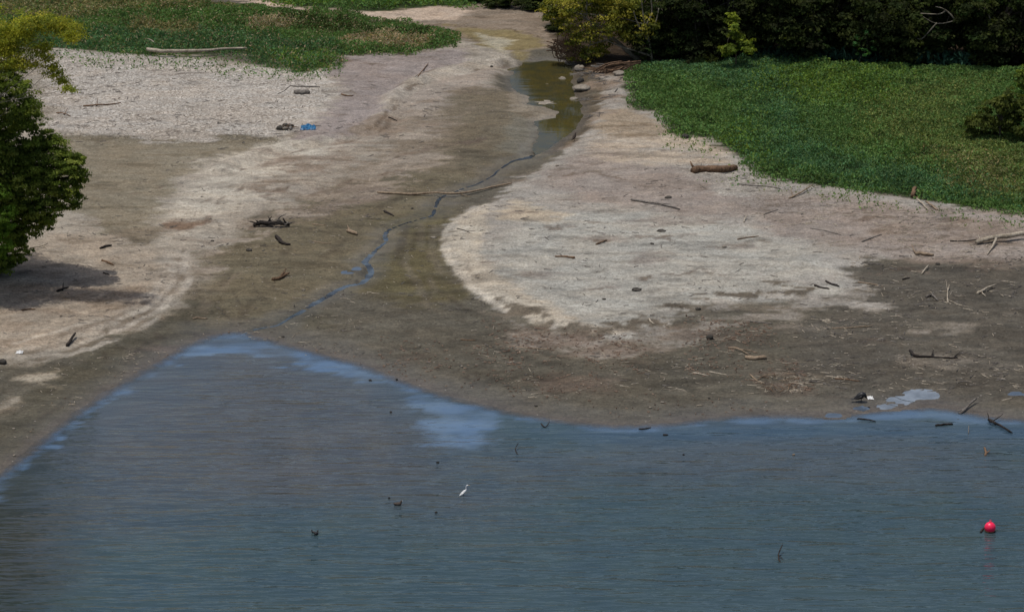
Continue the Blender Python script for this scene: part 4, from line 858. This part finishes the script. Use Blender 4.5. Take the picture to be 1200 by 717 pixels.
rock('rounded tan rock on the bank right of the pool', 679, 83, 13, 10, M_ROCK, group=GR); rock('broad pale slab on the right edge of the pool', 682, 106, 22, 10, M_ROCK, group=GR)
rock('pale rock below the slab at the right pool edge', 672, 118, 11, 7, M_ROCK, group=GR); rock('small dark rock right of the pool above the slab', 680, 97, 9, 7, M_ROCKD, group=GR)
rock('long smooth pale mud bank end lying in the left of the pool', 640, 124, 30, 9, M_ROCK, 'mud_bank', 'mud bank', GR, .55)
rock('grey rock on the silt at the meadow tip', 803, 162, 8, 6, M_ROCKD, group='stones on the dry silt'); rock('pale stone beside the forest roots', 726, 88, 14, 8, M_ROCK, group=GR)
GC = 'dark clods and stones on the mud'
for lab, a, b, w_, h_ in [('black lump on dark mud below the lower right of the fan', 832, 397, 11, 9), ('black flat stone in the middle of the fan', 775, 271, 13, 4), ('dark stone near the dark curved branch', 783, 232, 10, 4),
                          ('dark clod at the lower edge of the fan', 746, 340, 15, 5), ('small dark clod left below the dark clod on the fan', 708, 351, 6, 3), ('brown clod with a pale bit above the black lump', 818, 363, 8, 5),
                          ('small dark stone left of the black flat stone', 764, 286, 6, 3), ('dark clod at the upper right of the dark mud', 1099, 310, 7, 4), ('dark clod on the shoreline under the grey pole', 1123, 493, 7, 4), ('dark clod below the reddish heap near shore', 831, 467, 4, 3),
                          ('small dark clod near the middle shore', 628, 476, 5, 3), ('tiny dark clod on the mud left of the stream', 483, 245, 4, 3), ('dark clod at the mouth of the stream', 331, 395, 6, 3),
                          ('brown clod on silt left of the stream', 249, 283, 6, 3), ('dark clod beside the black roots', 292, 294, 9, 5), ('dark stone on the left bank edge of the picture', 2, 426, 14, 10), ('black speck of rock on the upper mud below the far bank', 576, 79, 4, 4)]:
    rock(lab, a, b, w_, h_, M_ROCKD, 'clod', 'clod', GC)
for lab, a, b, w_, h_ in [('white stone on the right of the fan', 849, 290, 5, 4), ('white stone on mud right of the stream bend', 508, 279, 7, 3), ('white speck of stone left of the middle of the fan', 653, 195, 4, 3), ('pale stone above the middle shore', 776, 472, 5, 3),
                          ('pale stone just left of the one above the middle shore', 762, 478, 4, 2.5), ('bright stone on the left bank near the lake edge', 16, 503, 4, 3), ('pale stone at the left edge near the lake', 17, 534, 4, 3), ('white stone on mud below the stream mouth', 541, 430, 3.5, 3)]:
    rock(lab, a, b, w_, h_, M_ROCK, 'stone', 'stone', 'pale stones on the mud')

# ------------------------------------------------------------------ countless litter
def litter(name, label, regions, mats, tw=True):
    V_, F_ = [], []; n0 = 0
    for (pts, count, ln, r) in regions:
        Pn = np.array(poly(pts)); lo = Pn.min(0); hi = Pn.max(0); got = 0; xs_, ys_ = [], []
        x = RNG.uniform(lo[0], hi[0], count*5); y = RNG.uniform(lo[1], hi[1], count*5); k = (sdist(Pn, x, y) > 0) & (RNG.random(count*5) < .35+.9*fbm(x, y, 3, 3, 5)); x = x[k][:count]; y = y[k][:count]
        z = ground_z(x, y); m = len(x); th = RNG.normal(0, .55, m)+RNG.choice([0, math.pi/2], m, p=[.75, .25]); L_ = ln*RNG.uniform(.35, 1.5, m)*.5; R_ = r*RNG.uniform(.6, 1.5, m)
        u = np.stack([np.cos(th), np.sin(th), RNG.normal(0, .12, m)], 1); v = np.stack([-np.sin(th), np.cos(th), np.zeros(m)], 1); c0 = np.stack([x, y, z+R_*.8], 1)
        w3 = np.array([0, 0, 1.])
        a = [c0-u*L_[:, None]+v*R_[:, None], c0-u*L_[:, None]-v*R_[:, None], c0-u*L_[:, None]+w3*R_[:, None]*1.4, c0+u*L_[:, None]+v*R_[:, None]*.6, c0+u*L_[:, None]-v*R_[:, None]*.6, c0+u*L_[:, None]+w3*R_[:, None]]
        V_.append(np.stack(a, 1).reshape(-1, 3)); i = n0+np.arange(m)*6
        for f in ((0, 2, 5), (0, 5, 3), (1, 4, 5), (1, 5, 2), (0, 1, 2), (3, 5, 4)): F_.append(np.stack([i+f[0], i+f[1], i+f[2]], 1))
        n0 += m*6
    me = fast_mesh(name, np.concatenate(V_), np.concatenate(F_), 3)
    return tag(link(name, me, mats), label, 'litter', None, 'stuff')
litter('pale_twigs', 'scatter of small bleached twigs over the mud', [([(1000, 300), (1200, 300), (1200, 470), (900, 450), (980, 350)], 300, .45, .022), ([(885, 435), (940, 438), (940, 460), (880, 458)], 70, .5, .022), ([(540, 380), (1000, 370), (1000, 460), (600, 470)], 300, .4, .02),
       ([(60, 430), (280, 380), (420, 410), (420, 420), (200, 410), (0, 540)], 260, .3, .02), ([(870, 230), (1200, 250), (1200, 300), (900, 290)], 260, .5, .022), ([(260, 200), (560, 200), (420, 400), (220, 370)], 180, .35, .02)], WOOD['pale'])
litter('dark_twigs', 'scatter of small dark twigs and bark over silt and mud', [([(540, 240), (860, 180), (1200, 260), (1200, 340), (760, 390), (560, 330)], 330, .45, .022), ([(60, 65), (400, 90), (560, 90), (480, 190), (60, 170)], 330, .5, .024), ([(0, 300), (230, 180), (260, 280), (150, 380), (0, 420)], 140, .4, .022),
       ([(1000, 300), (1200, 300), (1200, 470), (900, 450)], 300, .45, .028), ([(230, 260), (560, 200), (540, 330), (800, 400), (1000, 460), (560, 460), (260, 380)], 420, .32, .025), ([(672, 72), (740, 80), (700, 150), (680, 120)], 140, .8, .035)], WOOD['grey'])
litter('orange_chips', 'scatter of reddish bark chips near the shore', [([(60, 470), (280, 385), (560, 450), (900, 470), (900, 484), (740, 492), (500, 450), (280, 384), (150, 430), (0, 540)], 600, .13, .03), ([(800, 370), (900, 380), (960, 460), (800, 440)], 360, .2, .03), ([(560, 370), (760, 400), (760, 440), (600, 430)], 260, .2, .03), ([(440, 390), (700, 420), (700, 480), (440, 430)], 200, .18, .03)],
       wood_mat('reddish bark chips', (.10, .062, .042), (.28, .20, .145)))

# heap of reddish twigs above the shore
hp = gp(915, 450); root = empty('twig_heap', hp, 'low heap of reddish twigs on the mud above the right shore', 'debris')
for k in range(26):
    t = random.uniform(0, 6.28); a = Vector((random.uniform(-1.1, 1.1), random.uniform(-1.6, 1.6), random.uniform(.03, .14))); ln = random.uniform(.2, .5)
    MB().tube([a-Vector((math.cos(t)*ln, math.sin(t)*ln, 0)), a+Vector((0, 0, .05)), a+Vector((math.cos(t)*ln, math.sin(t)*ln, .02))], [.022, .022, .012], 5).build('twig', WOOD['brown' if k % 3 else 'tan'], root)

# tarpaulin and rubbish
def sheet(name, label, px, py, sx, sy, h, mat, seed, cat):
    rn = random.Random(seed); p = gp(px, py); nx, ny = 14, 10; vs = []
    for j in range(ny):
        for i in range(nx):
            u, v = i/(nx-1)*2-1, j/(ny-1)*2-1; e = max(0, 1-max(abs(u), abs(v))**3)
            vs.append(((u*sx/2)*(1+.12*rn.uniform(-1, 1)), v*sy/2*(1+.15*rn.uniform(-1, 1)), .02+h*e*(.4+.6*rn.random())+h*.3*e*math.sin(u*6+v*3)))
    fs = [(j*nx+i, j*nx+i+1, (j+1)*nx+i+1, (j+1)*nx+i) for j in range(ny-1) for i in range(nx-1)]
    me = bpy.data.meshes.new(name); me.from_pydata(vs, [], fs); me.update(); o = link(name, me, mat, None, p)
    m = o.modifiers.new('thickness', 'SOLIDIFY'); m.thickness = .02; return tag(o, label, cat)
sheet('tarpaulin', 'crumpled blue tarpaulin on the dry left bank', 361, 150, 1.15, 1.3, .26, M_BLUE, 3, 'tarpaulin')
dp = gp(339, 150); root = empty('rubbish_heap', dp, 'small heap of grey rags and sticks just left of the blue tarpaulin', 'debris')
for k in range(7):
    a = (random.uniform(-.7, .7), random.uniform(-.5, .5), .1); MB().lump(a, (random.uniform(.15, .3), random.uniform(.15, .3), random.uniform(.08, .18)), 8, 5, .3, k).build('rag', [M_ROCKD, M_ROCK, WOOD['grey']][k % 3], root)
for k in range(5):
    a = Vector((random.uniform(-.9, .5), random.uniform(-.5, .5), .12)); d = Vector((random.uniform(-.5, .5), random.uniform(-.4, .4), random.uniform(0, .25)))
    MB().tube([a-d, a, a+d], [.03, .035, .02], 5).build('stick', WOOD['brown'], root)
sheet('plastic_scrap', 'white scrap of plastic beside the black bird', 1020, 466.5, .34, .5, .10, M_LITTERW, 5, 'litter')
sheet('plastic_scrap', 'small white scrap on the tan left bank', 23, 413, .4, .5, .10, M_LITTERW, 6, 'litter')

# ------------------------------------------------------------------ buoy
bp = Vector(at_z(1160, 622.5, 0)); bp.z = 0; root = empty('buoy', bp, 'fluorescent red round buoy floating at the right of the lake', 'buoy')
mb = MB(); pts = []; rs = []
for i in range(17):
    ph = math.pi*i/16; pts.append(Vector((0, 0, .23-.29*math.cos(ph)))); rs.append(max(.29*math.sin(ph), .012))
mb.tube(pts, rs, 24); mb.build('float_ball', M_RED, root)
MB().tube([Vector((0, 0, .50)), Vector((0, 0, .56))], [.06, .045], 10).build('neck', M_RED, root)
MB().tube([Vector((0, 0, .0)), Vector((0, 0, .035)), Vector((0, 0, .07))], [.236, .259, .272], 24).build('waterline_stain', WOOD['brown'], root)
rg_ = [Vector((.055*math.cos(t), 0, .585+.055*math.sin(t))) for t in np.linspace(0, 2*math.pi, 13)]
MB().tube(rg_, .013, 6).build('lifting_ring', M_RED, root)
MB().tube([Vector((0, 0, -.04)), Vector((-.05, .02, -.3)), Vector((-.1, .05, -.9))], .015, 5).build('mooring_rope', M_LITTERW, root)

# ------------------------------------------------------------------ birds
def bird_spine(name, root, spine, rad_, mat, seg=12, flat=1.):
    p = smooth_path(spine, 4); rr = np.interp(np.linspace(0, len(rad_)-1, len(p)), range(len(rad_)), rad_); return MB().tube(p, list(rr), seg, 0, flat).build(name, mat, root)
# white egret, standing in the shallows, body tilted, neck up, facing right
ep = Vector(at_z(544, 581, 0)); ep.z = -.1; root = empty('egret', ep, 'white egret wading alone in the lake with its neck stretched up', 'bird'); root.scale = (.85, .85, .85)
bird_spine('body', root, [(-.30, 0, .17), (-.22, 0, .22), (-.10, 0, .31), (.02, 0, .42), (.10, 0, .50), (.13, 0, .60), (.11, 0, .70), (.15, 0, .80), (.20, 0, .84), (.26, 0, .845)], [.012, .05, .095, .10, .06, .032, .026, .026, .034, .018], M_WHITE)
bird_spine('bill', root, [(.25, 0, .845), (.31, 0, .84), (.38, 0, .825)], [.016, .011, .003], M_BILL, 6)
for s in (-1, 1):
    bird_spine('wing', root, [(.02, s*.075, .42), (-.08, s*.09, .33), (-.20, s*.06, .23), (-.31, s*.02, .15)], [.03, .06, .045, .008], M_WHITE, 8, .5)
    bird_spine('leg', root, [(-.05, s*.035, .28), (-.03, s*.04, .10), (-.07, s*.04, -.12), (-.06, s*.04, -.2)], [.016, .010, .008, .008], M_LEGS, 6)
# black vulture on the shore
vp = gp(1009, 471); root = empty('black_bird', vp, 'black vulture stooping on the mud beside a white scrap at the right shore', 'bird')
bird_spine('body', root, [(-.42, 0, .20), (-.30, 0, .25), (-.12, 0, .34), (.04, 0, .42), (.16, 0, .42), (.24, 0, .36), (.29, 0, .28)], [.03, .10, .18, .20, .16, .08, .05], M_BLACK)
bird_spine('bill', root, [(.29, 0, .28), (.32, 0, .24), (.32, 0, .21)], [.03, .018, .005], M_LEGS, 6)
for s in (-1, 1):
    bird_spine('wing', root, [(.12, s*.10, .45), (-.06, s*.15, .37), (-.26, s*.10, .26), (-.46, s*.03, .18)], [.05, .09, .07, .015], M_BLACK, 8, .45)
    bird_spine('leg', root, [(.0, s*.05, .30), (.02, s*.05, .15), (.0, s*.05, .0)], [.03, .014, .012], M_LEGS, 6)
bird_spine('tail', root, [(-.36, 0, .22), (-.48, 0, .18), (-.58, 0, .15)], [.07, .09, .07], M_BLACK, 8, .15)
# dark bird beside the pool outlet
vp = gp(673, 166); root = empty('dark_bird', vp, 'dark brown bird standing upright on the bank below the pool', 'bird')
bird_spine('body', root, [(-.20, 0, .12), (-.12, 0, .2), (-.02, 0, .34), (.05, 0, .48), (.06, 0, .58), (.08, 0, .65), (.14, 0, .66)], [.02, .07, .12, .10, .05, .055, .03], M_BROWNF)
bird_spine('bill', root, [(.13, 0, .66), (.18, 0, .65), (.21, 0, .63)], [.02, .012, .004], M_LEGS, 6)
for s in (-1, 1):
    bird_spine('wing', root, [(.04, s*.08, .46), (-.04, s*.11, .34), (-.14, s*.08, .2), (-.24, s*.03, .1)], [.03, .07, .05, .01], M_BROWNF, 8, .5)
    bird_spine('leg', root, [(-.02, s*.04, .24), (0, s*.04, .1), (-.01, s*.04, 0)], [.025, .012, .012], M_LEGS, 6)
# swimming coots
def coot(label, px, py, rz, s_=1., group='small dark water birds on the lake'):
    p = Vector(at_z(px, py, 0)); p.z = 0; root = empty('water_bird', p, label, 'bird', group); root.rotation_euler = (0, 0, rz); root.scale = (s_,)*3
    bird_spine('body', root, [(-.20, 0, .09), (-.12, 0, .06), (0, 0, .05), (.10, 0, .07), (.15, 0, .14), (.17, 0, .20), (.21, 0, .215)], [.015, .06, .09, .08, .045, .04, .02], M_BLACK if s_ < 1.1 else M_BROWNF)
    bird_spine('bill', root, [(.20, 0, .21), (.24, 0, .20), (.26, 0, .195)], [.018, .01, .003], M_LITTERW, 6)
coot('dark water bird swimming left of the egret', 466, 591.5, 0, 1.15); coot('left of the pair of tiny black water birds at the lower left', 367.5, 624, 2.6, .7); coot('right of the pair of tiny black water birds at the lower left', 370.5, 626, 1.0, .85)
for lab, a, b, s_ in [('dark floating chip above the egret', 513, 542, 5), ('dark floating chip below left of the egret', 511, 600.5, 5), ('dark floating chip above the swimming bird', 456, 583.5, 4), ('dark floating chip in the grey inner bay', 434, 446, 6), ('dark floating chip at the blue edge of the bay', 465, 445, 4), ('faint floating chip right in the middle of the bay', 458, 483, 5), ('dark chip floating above the lower right water', 801, 533, 4), ('pale chip floating in the right water', 930, 533, 5)]:
    p = Vector(at_z(a, b, 0)); p.z = 0; k = mpp(p.y)*s_/2.6; tag(MB().lump((p.x, p.y, .02), (k, k*.8, .05), 8, 5, .3, hash_s(lab)).build('floating_chip', WOOD['dark' if 'pale' not in lab else 'tan'], None, p), lab, 'debris', 'chips floating on the lake')
